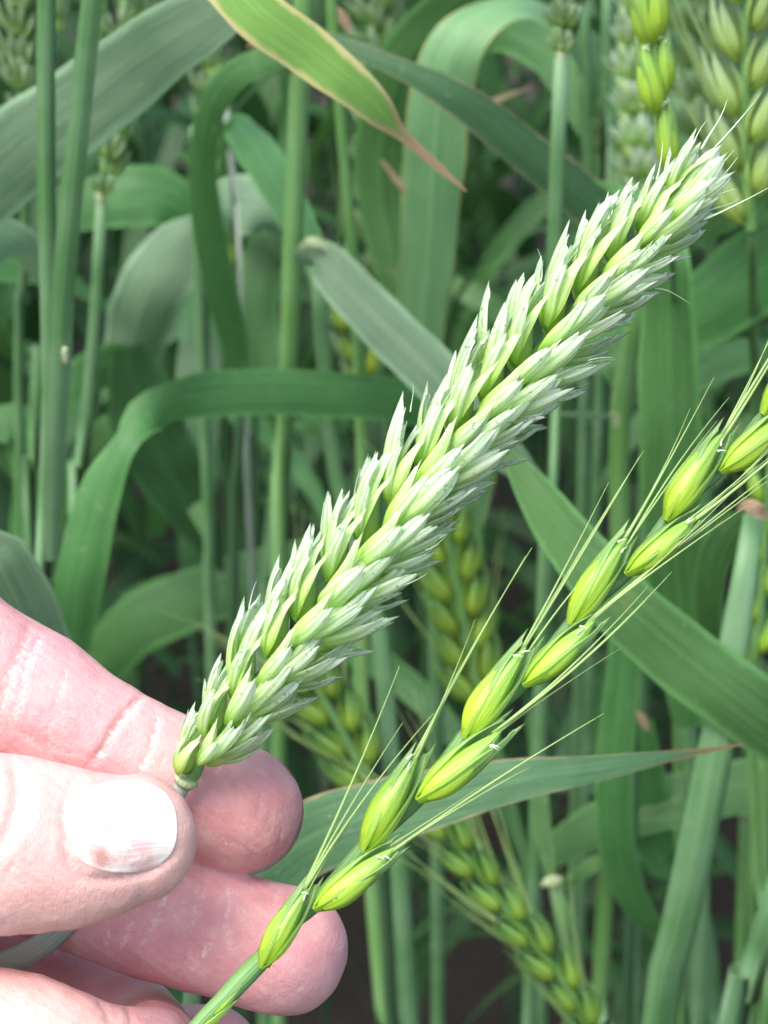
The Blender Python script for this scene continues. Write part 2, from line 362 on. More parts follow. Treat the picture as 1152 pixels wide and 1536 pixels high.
# ------------------------------------------------------------------ blades and stalks
def blade(pts, parent, mat, name='leaf', n=34, fold=0.14, tip=True, base_w=0.75, wav=0.03, seed=0, label=None, cross=8):
    """pts: (px, py, Y, width_px, roll_deg) from the leaf's base to its tip"""
    rs = random.Random(seed)
    P = [(*PY(p[0], p[1], p[2]), p[3], p[4]) for p in pts]
    S = catmull(P, n); C = [Vector(s[:3]) for s in S]; T = tangents(C)
    rows = []; uvs = []; ph = rs.random()*9
    kd1, kd2 = rs.random()*6, rs.random()*6
    for i, s in enumerate(S):
        u = i/(n-1); c = C[i]
        hw = max(0.0, s[3])*0.5*depth_of(c)/F
        view = (c-CAM).normalized()
        side = T[i].cross(view).normalized()
        side = Quaternion(T[i], R(s[4])) @ side
        nrm = side.cross(T[i]).normalized()
        row = []; uv = []
        for j in range(cross+1):
            v = j/cross*2-1
            o = -fold*hw*(1-abs(v)**1.5) + wav*hw*math.sin(u*17+ph+v*1.2)*abs(v)
            w_ = hw*(1+0.02*math.sin(u*40+ph+v)+0.035*math.sin(u*13+kd1+v*2)); o += hw*0.05*math.sin(u*23+kd2)*v + hw*.03*math.cos(v*9+kd1)
            row.append(c+side*(v*w_)+nrm*o); uv.append((u, j/cross))
        rows.append(row); uvs.append(uv)
    me = mesh_grid(name, rows, uvs)
    o = link(name, me, parent, mat)
    if label: o['label'] = label
    return o
def stalk(pts, parent, mat, name='stem', ground=True, n=30, seg=12, flat=0.85, lean=0.0):
    """pts: (px, py, Y, width_px) top to bottom; the stalk then runs down to the soil"""
    P = [(*PY(p[0], p[1], p[2]), p[3]*0.5*depth_of(PY(p[0], p[1], p[2]))/F) for p in pts]
    if ground:
        a = Vector(P[-2][:3]); b_ = Vector(P[-1][:3]); d = (b_-a).normalized()
        h = b_.z
        k = min(0.25, max(-0.25, d.x/max(0.2, -d.z)))*0.5
        r = P[-1][3]
        P.append((b_.x+k*h*0.5, b_.y+lean*h*0.5, h*0.45, r)); P.append((b_.x+k*h*0.7, b_.y+lean*h, -0.02, r*0.95))
    S = catmull(P, n+(14 if ground else 0)); C = [Vector(s[:3]) for s in S]; Rr = [max(1e-5, s[3]) for s in S]
    me = tube(name, C, Rr, seg, flat=flat)
    return link(name, me, parent, mat)
def collar(px, py, Y, wpx, parent, mat=None, hgt=0.5, name='collar'):
    c = PY(px, py, Y); r = wpx*0.5*depth_of(c)/F; k = Vector((0, 0, 1))
    C = [c+k*(r*(0.35+hgt*0.6)*t)+XR*(r*.05*math.sin(t*3+px)) for t in (-2.2, -1.2, -0.3, 0.4, 1.0, 1.7)]
    me = tube('collar', C, [r*0.50, r*0.60, r*0.64, r*0.66, r*0.62, r*0.5], 14)
    return link(name, me, parent, mat or M['collar'])

# ------------------------------------------------------------------ scale, kernel and awn meshes (unit length along +Z, outward face +Y)
def scale_mesh(name, W, depth=0.9, bow=0.10, nu=12, nv=16, tooth=0.05, wrap=1.35, rag=0.02, seed=0, sharp=2.0, ribs=0.035, endw=0.2):
    rs = random.Random(seed); rows = []; uvs = []
    jag = [rs.uniform(-rag, rag) for _ in range(nv+1)]
    for i in range(nu+1):
        u = i/nu
        if u < 0.3: wq = 0.35+0.65*math.sin(u/0.3*math.pi/2)
        else: wq = 1-((u-0.3)/0.7)**sharp*(1-endw)
        wq *= W; row = []; uv = []
        for j in range(nv+1):
            v = j/nv*2-1; th = v*wrap; 
            rr = 1+ribs*math.cos(v*math.pi*5)
            th *= 1-0.35*u**3; x = wq*math.sin(th)/math.sin(min(wrap, 1.5))*rr*(1+0.25*u**3)
            y = wq*depth*math.cos(th)*rr - wq*depth*0.3 + bow*math.sin(u*math.pi*0.9) + 0.14*wq*max(0, 1-abs(v)*3)
            z = u + (u**6)*(tooth*max(0, 1-abs(v)*3.2) - 0.05*abs(v) + jag[j])
            y += 0.02*math.sin(u*9+v*3+seed)*u*abs(v)*W*4
            row.append((x, y, z)); uv.append((u, j/nv))
        rows.append(row); uvs.append(uv)
    return mesh_grid(name, rows, uvs)
def kernel_mesh(name, rad, beak=0.06, nu=14, nv=14, at=0.32, squash=0.85, ribs=0.0):
    rows = []; uvs = []
    for i in range(nu+1):
        u = i/nu
        r = rad*(math.sin(min(1, u/at)*math.pi/2)**0.55 if u < at else (1-((u-at)/(1-at))**1.8)*(1-beak)+beak*(1-(u-at)/(1-at))) + 0.004
        row = []; uv = []
        for j in range(nv):
            a = 2*math.pi*j/nv; rr = r*(1+ribs*math.cos(a*7))
            row.append((rr*math.cos(a), rr*squash*math.sin(a)+0.03*math.sin(u*math.pi), u)); uv.append((u, j/nv))
        rows.append(row); uvs.append(uv)
    return mesh_grid(name, rows, uvs, closed=True, caps=True)
def awn_mesh(name, r0, curve, wig=0.0, nu=12, nv=5):
    rows = []; uvs = []
    for i in range(nu+1):
        u = i/nu; r = r0*(1-u*0.85)
        cx, cy = wig*math.sin(u*7), curve*u*u
        rows.append([(cx+r*math.cos(2*math.pi*j/nv), cy+r*math.sin(2*math.pi*j/nv), u) for j in range(nv)])
        uvs.append([(u, j/nv) for j in range(nv)])
    return mesh_grid(name, rows, uvs, closed=True, caps=True)
def setmat(me, mat): me.materials.append(mat); return me
LEM = [setmat(scale_mesh('lemma', 0.116+0.014*(i % 3), endw=(0.62, 0.40, 0.72, 0.52)[i % 4], bow=0.04+0.02*(i % 4), tooth=(0.04, 0.12, 0.16, 0.08)[i % 4], seed=i, rag=0.045, wrap=1.2+0.1*(i % 3), sharp=(3.4, 5.0, 4.2, 6.0)[i % 4]), M['scale']) for i in range(12)]
GLU = [setmat(scale_mesh('glume', 0.14+0.02*(i % 3), endw=0.45, bow=0.09, tooth=0.06+0.05*(i % 2), seed=20+i, rag=0.04, sharp=3.4), M['scale']) for i in range(5)]
INN = [setmat(scale_mesh('floret', 0.16+0.015*(i % 3), bow=0.06, tooth=0.12, seed=40+i, rag=0.01, sharp=1.7, ribs=0.02), M['scale_kernel']) for i in range(4)]
KER = setmat(kernel_mesh('spikelet', 0.25), M['scale_kernel'])
AWN = [setmat(awn_mesh('awn', 0.03, c, wg), M['awn_pale']) for c, wg in ((0.25, 0.0), (0.40, 0.03), (-0.15, 0.02), (0.1, 0.05))]

def path_frames(path, n, roll=0.0):
    S = catmull([tuple(p) for p in path], n); C = [Vector(s[:3]) for s in S]; T = tangents(C); fr = []
    for c, t in zip(C, T):
        view = (c-CAM).normalized()
        Rv = t.cross(-view).normalized()*-1.0      # towards image right of the axis
        if Rv.dot(XR) < 0 and abs(t.dot(UP)) > 0.2: Rv = -Rv
        Nv = Rv.cross(t).normalized()
        if Nv.dot(view) > 0: Nv = -Nv                # towards the viewer
        q = Quaternion(t, roll)
        fr.append((c, t, q @ Rv, q @ Nv))
    return fr
def basis(pos, z, y, s, sx=1.0):
    z = z.normalized(); y = (y - z*y.dot(z)).normalized(); x = y.cross(z)
    return Matrix(((x.x*s*sx, y.x*s, z.x*s, pos.x), (x.y*s*sx, y.y*s, z.y*s, pos.y), (x.z*s*sx, y.z*s, z.z*s, pos.z), (0, 0, 0, 1)))
def child(name, me, Mw, parent, pinv):
    o = bpy.data.objects.new(name, me); COL.objects.link(o); o.parent = parent; place(o, pinv @ Mw); return o

def wheat_ear(path, parent, nspk, L=10.5e-3, roll=0.45, out=27.0, seed=1, awn_from=0.55, taper=True, detail=True, joined_mat=None, ang_jit=3.5):
    """Ear of alternate fan-shaped spikelets. detail: every scale its own object; else one mesh per spikelet."""
    rs = random.Random(seed); fr = path_frames(path, nspk*4+1, roll)
    pinv = wmat(parent).inverted()
    # rachis
    rach = tube('rachis', [f[0]-f[3]*(L*.03)+f[2]*(L*0.04*math.sin(q*math.pi/4)) for q, f in enumerate(fr)], [L*0.075]*len(fr), 8); link('rachis', rach, parent, M['stem_light'])
    for i in range(nspk):
        s = i/(nspk-1); k = min(len(fr)-1, int(s*(len(fr)-5))+1)
        c, t, Rv, Nv = fr[k]; side = 1 if i % 2 else -1
        size = L*(0.72+0.28*min(1, s/0.12))*(1.0-0.32*max(0, (s-0.78)/0.22)) if taper else L
        size *= rs.uniform(0.95, 1.06)
        a = R(out*(0.62+0.38*min(1, s/0.15)) + rs.uniform(-ang_jit, ang_jit))
        if s > 0.9: a *= 0.65
        outv = Rv*side
        d = (t*math.cos(a)+outv*math.sin(a)).normalized()
        base = c + outv*(L*0.07) + Nv*(L*0.04)
        spec = []   # kind, fan deg, extra out deg, shift along d, shift along fan, length
        spec.append(('glume', 30, -9+rs.uniform(-3, 3), 0.00, 0.20, 0.82*rs.uniform(0.93, 1.05)))
        spec.append(('floret', 10, -14+rs.uniform(-3, 3), 0.10, 0.19, 0.84))
        spec.append(('floret', 22, -22+rs.uniform(-3, 3), 0.02, 0.20, 0.88))
        spec.append(('lemma', 20, -3+rs.uniform(-3, 3), 0.09, 0.16, 1.02*rs.uniform(0.94, 1.06)))
        spec.append(('lemma', 12, -12+rs.uniform(-3, 3), 0.20, 0.12, 0.95*rs.uniform(0.94, 1.06)))
        spec.append(('lemma', 8, 6+rs.uniform(-3, 4), 0.16, 0.07, 0.98*rs.uniform(0.92, 1.06)))
        spec.append(('lemma', -2, 0+rs.uniform(-3, 3), 0.30, 0.0, 0.85*rs.uniform(0.9, 1.1)))
        spec.append(('lemma', -12, (8 if side < 0 else 1)+rs.uniform(-3, 5), 0.12, -0.10, 1.0*rs.uniform(0.9, 1.06)))
        spec.append(('lemma', 2, 13+rs.uniform(-4, 4), 0.05, 0.02, 0.86*rs.uniform(0.9, 1.1)))
        spec.append(('lemma', -20, 14+rs.uniform(-4, 4), 0.05, -0.10, 0.86*rs.uniform(0.9, 1.1)))
        spec.append(('glume', -28, (10 if side < 0 else 0)+rs.uniform(-3, 5), 0.00, -0.18, 0.85*rs.uniform(0.93, 1.05)))
        Mk = basis(base, d, outv, size*0.75)
        parts = []
        for kind, fan, ex, sh, sf, ln in spec:
            fa = R(fan); aa = R(ex+rs.uniform(-5, 5)); fa += R(rs.uniform(-5, 5)); ln *= rs.uniform(0.9, 1.08)
            dd = (d*math.cos(aa) + (outv*math.cos(a)-t*math.sin(a))*math.sin(aa))
            dd = (dd*math.cos(fa)+Nv*math.sin(fa)).normalized()
            nn = (outv*math.cos(fa*1.6) + Nv*math.sin(fa*1.9)) + t*rs.uniform(-.3, .3) + Nv*rs.uniform(-.45, .45)
            pos = base + d*(sh*size) + Nv*(sf*size)
            me = (rs.choice(GLU) if kind == 'glume' else rs.choice(INN) if kind == 'floret' else rs.choice(LEM))
            parts.append((kind, me, basis(pos, dd, nn, size*ln, rs.uniform(0.74, 1.02)), dd, nn, pos+dd*(size*ln)))
        if detail:
            sp = child('spikelet', KER, Mk, parent, pinv); spinv = Mk.inverted()
            spinv = (wmat(sp)).inverted()
            for kind, me, Mw, dd, nn, tp in parts:
                child(kind, me, Mw, sp, spinv)
                pr = 0.22 if s > awn_from else 0.07
                if kind == 'lemma' and rs.random() < pr:
                    al = rs.uniform(0.2, 0.45)*L if s < 0.75 else rs.uniform(0.3, 0.7)*L
                    Ma = basis(tp-dd*0.4e-3-nn*0.0002, dd, -nn if rs.random() < 0.5 else nn, al)
                    child('awn', rs.choice(AWN), Ma, sp, spinv)
        else:
            me = join_meshes('spikelet', [(p[1], p[2]) for p in parts]+[(KER, Mk)])
            me.materials.clear(); me.materials.append(joined_mat or M['scale_far'])
            o = link('spikelet', me, parent)

BODY = [setmat(kernel_mesh('spikelet', 0.156, beak=0.05, squash=0.95, ribs=0.006, nv=18), M['spikelet']), setmat(kernel_mesh('spikelet', 0.148, beak=0.05, squash=0.95, ribs=0.006, nv=18, at=0.42), M['spikelet'])]
GLB = [setmat(scale_mesh('glume', 0.165, bow=0.02, tooth=0.10, seed=60+i, wrap=1.3, rag=0.01, sharp=1.6), M['glume']) for i in range(3)]
LAWN = [setmat(awn_mesh('awn', 0.0085, c, wg, nu=16), M['awn']) for c, wg in ((0.05, 0.0), (-0.04, 0.004), (0.02, -0.006), (0.10, 0.0))]
BIT = setmat(awn_mesh('anther', 0.16, 0.5, nu=6), M['anther'])
# far versions
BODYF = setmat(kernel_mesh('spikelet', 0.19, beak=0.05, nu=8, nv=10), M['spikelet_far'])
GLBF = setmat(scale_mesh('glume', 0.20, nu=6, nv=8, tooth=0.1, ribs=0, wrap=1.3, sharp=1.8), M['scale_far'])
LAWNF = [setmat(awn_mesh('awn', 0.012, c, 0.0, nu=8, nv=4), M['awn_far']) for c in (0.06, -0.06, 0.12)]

M['spikelet_pale'] = scale_material('pale_spikelet', (0.46, 0.62, 0.32), (0.26, 0.44, 0.16), (0.42, 0.60, 0.12), (0.40, 0.56, 0.32), speck=0.0, tr=0.3, nveins=7.0)
BODYP = setmat(kernel_mesh('spikelet', 0.165, beak=0.05), M['spikelet_pale']); GLBP = setmat(scale_mesh('glume', 0.20, nu=8, nv=10, tooth=0.1, wrap=1.3, sharp=1.8, seed=77), M['spikelet_pale'])
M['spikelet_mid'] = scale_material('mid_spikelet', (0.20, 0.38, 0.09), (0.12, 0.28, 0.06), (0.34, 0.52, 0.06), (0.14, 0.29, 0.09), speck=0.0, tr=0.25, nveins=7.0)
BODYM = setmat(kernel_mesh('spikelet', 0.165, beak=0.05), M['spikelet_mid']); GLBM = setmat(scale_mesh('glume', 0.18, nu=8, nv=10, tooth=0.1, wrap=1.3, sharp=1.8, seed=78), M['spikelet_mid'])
def awned_ear(placements, path, parent, L, seed=3, far=False, awn_len=(2.0, 3.0), nawn=3, rachis_r=0.07, mats=None):
    """placements: list of (base_point, tip_point, side) for each spikelet"""
    rs = random.Random(seed); pinv = wmat(parent).inverted()
    S = catmull([tuple(p) for p in path], 40); C = [Vector(s[:3]) for s in S]
    link('rachis', tube('rachis', C, [L*rachis_r*(1.35-0.6*i/39) for i in range(40)], 8, flat=0.7), parent, M['stem_light'] if not far else M['stem'])
    for (b_, t_, side) in placements:
        d = (t_-b_); ln = d.length; d.normalize()
        view = (b_-CAM).normalized()
        rv = d.cross(-view).normalized()*-1
        if rv.dot(XR) < 0: rv = -rv
        outv = (rv*side - view*0.55).normalized()
        Mk = basis(b_, d, outv, ln*0.92)
        sp = child('spikelet', {'pale': BODYP, 'mid': BODYM}.get(mats) or (BODYF if far else rs.choice(BODY)), Mk, parent, pinv); spi = wmat(sp).inverted()
        for sg in (1, -1):
            nn = (outv*0.35 + (rv*side*sg)) + view*(0.12 if sg > 0 else 0.5)
            dd = (d + rv*side*sg*0.05).normalized()
            child('glume', {'pale': GLBP, 'mid': GLBM}.get(mats) or (GLBF if far else rs.choice(GLB)), basis(b_-d*ln*0.02-rv*side*sg*ln*0.01, dd, nn, ln*rs.uniform(0.95, 1.05)), sp, spi)
        for k in range(nawn):
            al = L*rs.uniform(*awn_len)
            dd = (d + rv*rs.uniform(-0.05, 0.05) + view*rs.uniform(-0.1, 0.1) + rv*side*0.05).normalized()
            child('awn', rs.choice(LAWNF if far else LAWN), basis(b_+d*ln*rs.uniform(0.8, 0.9)+rv*rs.uniform(-.04, .04)*ln, dd, rv*rs.choice((1, -1)), al), sp, spi)
        if not far and not mats:
            for k in range(2):
                p = b_ + d*ln*rs.uniform(0.70, 0.86) - view*ln*0.10 + rv*rs.uniform(-0.07, 0.07)*ln
                child('anther', BIT, basis(p, (d+rv*rs.uniform(-1, 1)).normalized(), rv, ln*0.075), sp, spi)

def auto_placements(path, n, L, tilt=14, seed=0, off=0.10):
    fr = path_frames(path, n*2+2, 0.0); out = []; rs = random.Random(seed)
    for i in range(n):
        c, t, Rv, Nv = fr[min(len(fr)-1, i*2+1)]; side = 1 if i % 2 else -1
        a = R(tilt+rs.uniform(-4, 4)); d = (t*math.cos(a)+Rv*side*math.sin(a)+Nv*rs.uniform(-.15, .15)).normalized()
        b_ = c+Rv*side*L*off; out.append((b_, b_+d*L*(1-0.25*i/n), side))
    return out

exec_sections = []
# ================================================================== THE HELD WHEAT EAR
ear_px = [(277, 1172, 244), (330, 1100, 243), (420, 985, 243), (540, 840, 244), (660, 690, 246), (780, 560, 248), (900, 425, 250), (975, 348, 252), (1025, 290, 253)]
epath = [PZ(*p) for p in ear_px]
ear = empty('wheat_ear', epath[0], 'large whitish green wheat ear with papery scales, pinched between thumb and finger', 'wheat ear')
wheat_ear(epath, ear, 33, L=9.9e-3, roll=-0.30, seed=11, out=23, ang_jit=5)
st = [PZ(*p) for p in [(282, 1165, 244), (268, 1188, 244.5), (240, 1230, 245), (170, 1310, 247), (75, 1408, 250), (0, 1450, 252), (-120, 1510, 255), (-420, 1660, 262)]]
S = catmull([tuple(p) for p in st], 40)
link('stem', tube('stem', [Vector(s[:3]) for s in S], [0.00095+0.0010*min(1, i/26) for i in range(40)], 12), ear, M['stem_grey'])
k0 = PZ(279, 1170, 244)
S = [k0+(epath[0]-st[1]).normalized()*q for q in (-0.0006, 0, 0.0005)]
link('collar', tube('collar', S, [0.00125, 0.0016, 0.0013], 12), ear, M['collar'])
# apex awns
pinv = wmat(ear).inverted()
sp = child('spikelet', KER, basis(epath[-1]-(epath[-1]-epath[-2]).normalized()*0.004, (epath[-1]-epath[-2]), XR, 0.008), ear, pinv); spi = wmat(sp).inverted()
for (a, b2, c_) in (((1072, 222, 252), (1145, 145, 250), 0), ((1055, 330, 250), (1160, 285, 248), 1), ((1060, 270, 251), (1103, 228, 249), 2), ((1062, 290, 251), (1110, 238, 250), 3), ((985, 270, 252), (992, 245, 252), 3)):
    A, B = PZ(*a), PZ(*b2)
    child('awn', setmat(awn_mesh('awn', 0.03*0.006/(B-A).length, 0.06), M['awn_pale']), basis(A, B-A, UP, (B-A).length), sp, spi)
for (a, b2) in (((1010, 300, 252), (1078, 222, 251)), ((1020, 310, 250), (1085, 235, 249)), ((1000, 330, 249), (1072, 268, 247)), ((1000, 300, 255), (1045, 228, 255)), ((1015, 320, 251), (1095, 262, 250))):
    A, B = PZ(*a), PZ(*b2)
    child('lemma', LEM[1], basis(A, B-A, -FW, (B-A).length), sp, spi)

# ================================================================== THE SECOND (AWNED) EAR
AW = [((393, 1448, 236), (468, 1322, 236), -1), ((474, 1362, 236), (604, 1262, 236), 1), ((546, 1274, 237), (634, 1122, 237), -1), ((628, 1198, 237), (764, 1086, 237), 1),
      ((698, 1104, 238), (798, 958, 238), -1), ((786, 1026, 238), (902, 922, 238), 1), ((856, 934, 239), (948, 796, 239), -1), ((940, 860, 239), (1056, 766, 239), 1),
      ((1000, 778, 240), (1094, 636, 240), -1), ((1082, 706, 240), (1196, 610, 240), 1), ((1145, 620, 241), (1240, 500, 241), -1), ((1230, 560, 241), (1330, 470, 241), 1), ((1285, 480, 242), (1370, 360, 242), -1)]
apx = [(392, 1445, 238), (432, 1385, 238.5), (480, 1350, 239), (556, 1262, 239.5), (634, 1190, 239.5), (708, 1092, 240), (790, 1020, 240), (866, 925, 241), (944, 856, 241), (1010, 768, 242), (1086, 700, 242), (1150, 618, 243), (1235, 555, 243), (1300, 465, 244)]
apath = [PZ(*p) for p in apx]
ear2 = empty('awned_ear', apath[0], 'slender yellow-green ear with fine awns, lying diagonally across the fingertips in front', 'grain ear')
awned_ear([(PZ(*a), PZ(*b_), s) for a, b_, s in AW], apath, ear2, 0.0115, seed=5, awn_len=(1.0, 2.6), nawn=4)
S = catmull([tuple(PZ(*p)) for p in [(400, 1432, 238), (370, 1462, 238), (335, 1500, 237), (300, 1536, 236), (240, 1620, 234), (120, 1780, 230)]], 26)
link('stem', tube('stem', [Vector(s[:3]) for s in S], [0.0011+0.0001*math.sin(i*.6) for i in range(26)], 12), ear2, M['stem_light'])
for (a, b2, s_) in (((322, 1520, 235), (360, 1478, 235), 1), ((296, 1545, 234), (352, 1500, 235), 1)):
    A, B = PZ(*a), PZ(*b2); link('bract', GLB[0], ear2); bo = ear2.children[-1] if ear2.children else None
    o = [c for c in COL.objects if c.name.startswith('bract')][-1]; o.matrix_parent_inverse = Matrix.Identity(4); place(o, wmat(ear2).inverted() @ basis(A, B-A, XR, (B-A).length))

# ================================================================== THE HAND
def px2(p, z): return PZ(p[0], p[1], z)
chains = {
 'index': [(-700, 860, 262, 150), (-420, 815, 260, 122), (-200, 880, 256, 114), (-54, 990, 255, 107), (51, 1055, 254.5, 108), (126, 1106, 254, 103), (210, 1148, 254, 98), (290, 1186, 254, 98), (352, 1211, 254, 95)],
 'middle': [(-700, 1080, 266, 150), (-400, 1090, 262, 125), (-220, 1180, 258, 112), (-60, 1252, 257, 105), (100, 1320, 256, 101), (250, 1376, 255, 99), (340, 1402, 255, 97), (422, 1425, 255, 98)],
 'thumb': [(-760, 1330, 262, 190), (-480, 1300, 248, 165), (-300, 1275, 238, 148), (-150, 1268, 233, 134), (-60, 1266, 232, 136), (0, 1266, 232, 137), (60, 1270, 232.5, 130), (120, 1271, 233, 120), (168, 1266, 233.5, 107), (205, 1258, 234, 96)],
 'ring': [(-700, 1300, 268, 150), (-400, 1310, 270, 125), (-150, 1400, 270, 100), (50, 1468, 269, 86), (150, 1505, 266, 78), (215, 1545, 260, 70), (236, 1565, 250, 66), (205, 1585, 241, 74), (130, 1588, 237, 90), (40, 1560, 236, 98), (-60, 1545, 238, 100), (-200, 1520, 244, 98)],
 'little': [(-700, 1520, 272, 140), (-400, 1530, 272, 115), (-100, 1560, 270, 92), (150, 1585, 268, 82), (315, 1588, 264, 80)],
 'palm': [(-640, 830, 268, 150), (-800, 930, 266, 250), (-1000, 1150, 262, 330), (-1250, 1400, 258, 330), (-1500, 1650, 248, 270)],
 'palm_low': [(-640, 1560, 272, 150), (-850, 1520, 268, 230), (-1100, 1500, 260, 300), (-1500, 1650, 248, 270)],
 'arm': [(-1450, 1620, 250, 270), (-1800, 1900, 240, 265), (-2300, 2400, 220, 300), (-3000, 3200, 190, 380)],
}
FLAT = {'index': 0.9, 'middle': 0.9, 'thumb': 0.78, 'ring': 0.9, 'little': 0.9, 'palm': 0.5, 'palm_low': 0.55, 'arm': 0.8}
items = []
for nm, ch in chains.items():
    P = [(*PZ(a, b_, z), r*z*0.001/F) for a, b_, z, r in ch]
    nS = 60
    S = catmull(P, nS); C = [Vector(s[:3]) for s in S]; Rr = [max(4e-4, s[3]) for s in S]
    # round the two ends
    C = [C[0]-(C[1]-C[0]).normalized()*Rr[0]*0.3] + C ; Rr = [Rr[0]*0.7]+Rr
    dE = (C[-1]-C[-3]).normalized(); cE, rE = C[-1], Rr[-1]; lE = {'thumb': 0.92, 'index': 1.06, 'middle': 1.02}.get(nm, 0.95)
    for q in range(1, 13):
        th = q/12*math.pi/2*0.985; C.append(cE+dE*(rE*lE*math.sin(th))); Rr.append(rE*math.cos(th)**0.9)
    items.append((tube(nm, C, Rr, 36, flat=FLAT[nm]), Matrix.Identity(4)))
hm = join_meshes('hand_raw', items)
ho = bpy.data.objects.new('hand_raw', hm); COL.objects.link(ho)
md = ho.modifiers.new('r', 'REMESH'); md.mode = 'VOXEL'; md.voxel_size = 0.00042
md2 = ho.modifiers.new('s', 'SMOOTH'); md2.factor = 0.5; md2.iterations = 3
dg = bpy.context.evaluated_depsgraph_get(); dg.update()
pm = bpy.data.meshes.new_from_object(ho.evaluated_get(dg)); pm.name = 'person'
bpy.data.objects.remove(ho); bpy.data.meshes.remove(hm)
nv = len(pm.vertices); co = np.empty(nv*3); pm.vertices.foreach_get('co', co); co = co.reshape(-1, 3)
no = np.empty(nv*3); pm.vertices.foreach_get('normal', no); no = no.reshape(-1, 3)
polys = [tuple(p.vertices) for p in pm.polygons]
bvh = BVHTree.FromPolygons([Vector(c) for c in co], polys)
def hit(px, py):
    d = (PZ(px, py, 100)-CAM).normalized(); r = bvh.ray_cast(CAM, d, 1.0); return r
# crease lines: (photo polyline over the skin, depth mm, half-width mm, flake, redness)
CR = [
 ([(55, 925), (20, 1000), (0, 1060), (-12, 1110)], .35, .9, .45, .8),
 ([(68, 940), (40, 1000), (25, 1060), (10, 1105)], .25, .5, .9, .3),
 ([(105, 985), (90, 1040), (75, 1100), (70, 1140)], .10, .4, .4, .2),
 ([(225, 1035), (190, 1070), (160, 1115), (140, 1148)], .40, .6, 1.0, .6),
 ([(212, 1040), (175, 1085), (150, 1125), (132, 1150)], .22, .4, .9, .2),
 ([(240, 1065), (232, 1100), (220, 1135), (208, 1162)], .2, .5, .95, .2),
 ([(0, 1085), (60, 1115), (130, 1138)], .12, .3, .5, .5),
 ([(80, 1060), (105, 1070), (130, 1085)], .05, .25, .6, .1),
 ([(290, 1240), (340, 1265), (400, 1275), (432, 1262)], .06, .3, .5, .2),
 # middle finger
 ([(252, 1330), (235, 1375), (212, 1420), (205, 1432)], .25, .35, .8, .5),
 ([(215, 1345), (195, 1390), (180, 1430)], .10, .5, .5, .4),
 ([(292, 1305), (296, 1345), (290, 1390), (280, 1440), (255, 1465)], .18, .3, .6, .4),
 ([(343, 1322), (342, 1360), (337, 1395)], .08, .25, .8, .1),
 ([(168, 1385), (160, 1410), (170, 1440)], .08, .4, .6, .3),
 ([(320, 1400), (300, 1440), (265, 1470)], .08, .4, .6, .1),
 ([(460, 1470), (440, 1490), (410, 1500)], .04, .3, .5, .1),
 ([(380, 1450), (400, 1490), (430, 1510)], .04, .25, .5, .1),
 # thumb
 ([(14, 1128), (24, 1170), (20, 1220), (0, 1280)], .45, .9, .1, .8),
 ([(40, 1138), (44, 1180), (36, 1240)], .15, .8, .1, .3),
 ([(80, 1150), (78, 1200), (80, 1260)], .10, .9, .15, .25),
 ([(-20, 1135), (-14, 1200), (-40, 1300)], .35, .9, .1, .6),
 ([(60, 1370), (110, 1382), (150, 1378)], .05, .3, .6, .1),
 ([(112, 1168), (98, 1200), (97, 1250), (104, 1290), (130, 1318), (190, 1318), (240, 1300), (272, 1268)], .45, .7, .5, .9),
 # curled ring finger
 ([(150, 1500), (160, 1520), (165, 1536)], .2, .6, .0, .6), ([(190, 1505), (196, 1525), (196, 1540)], .2, .5, .1, .5),
 ([(60, 1475), (80, 1500), (90, 1530)], .1, .6, .0, .3),
]
rc = random.Random(5)
for _ in range(150):          # fine, short folds across the fingers
    x0, y0 = rc.uniform(0, 500), rc.uniform(930, 1530); ln = rc.uniform(18, 70); aa = R(rc.gauss(108, 14)); cv = rc.uniform(-8, 8)
    if 100 < x0 < 290 and 1165 < y0 < 1320: continue
    CR.append(([(x0, y0), (x0+math.cos(aa)*ln*.5+cv, y0+math.sin(aa)*ln*.5), (x0+math.cos(aa)*ln, y0+math.sin(aa)*ln)], rc.uniform(.03, .09), rc.uniform(.2, .42), rc.choice((.0, .1, .35)), rc.uniform(.1, .3)))
flake = np.zeros(nv); crease = np.zeros(nv); dorsal = np.zeros(nv); disp = np.zeros(nv)
for (pl, dmm, wmm, fk, rd) in CR:
    S = catmull([(p[0], p[1], 0) for p in pl], 40); pts = []
    for i, s in enumerate(S):
        jx = 2.2*pnoise(Vector((s[0]*.06, s[1]*.06, 1))); r = hit(s[0]+jx, s[1])
        if r[0] is not None: pts.append((r[0], i/39))
    if len(pts) < 3: continue
    kd = kdtree.KDTree(len(pts))
    for i, (p, _) in enumerate(pts): kd.insert(p, i)
    kd.balance()
    lo = np.min([tuple(p[0]) for p in pts], axis=0)-0.003; hi = np.max([tuple(p[0]) for p in pts], axis=0)+0.003
    idx = np.where(np.all((co > lo) & (co < hi), axis=1))[0]; wv = wmm*0.001
    for vi in idx:
        _, pi_, dist = kd.find(Vector(co[vi])); 
        if dist < wv*2.2:
            e = min(1, 6*pts[pi_][1]*(1-pts[pi_][1])+0.15); gsn = math.exp(-(dist/wv)**2*1.3)*e
            disp[vi] -= dmm*0.001*gsn; flake[vi] = max(flake[vi], fk*math.exp(-(dist/(wv*0.75))**2)*e); crease[vi] = max(crease[vi], rd*gsn)
# thumb region: paler back-of-thumb skin
zc = (co-np.array(CAM)) @ np.array(FW); xc = (co-np.array(CAM)) @ np.array(XR); yc = (co-np.array(CAM)) @ np.array(UP)
upx = 576+xc/zc*F; vpx = 768-yc/zc*F
tm = (zc < 0.2385) & (upx < 300); dorsal[tm] = np.clip((0.2385-zc[tm])/0.006, 0, 1)
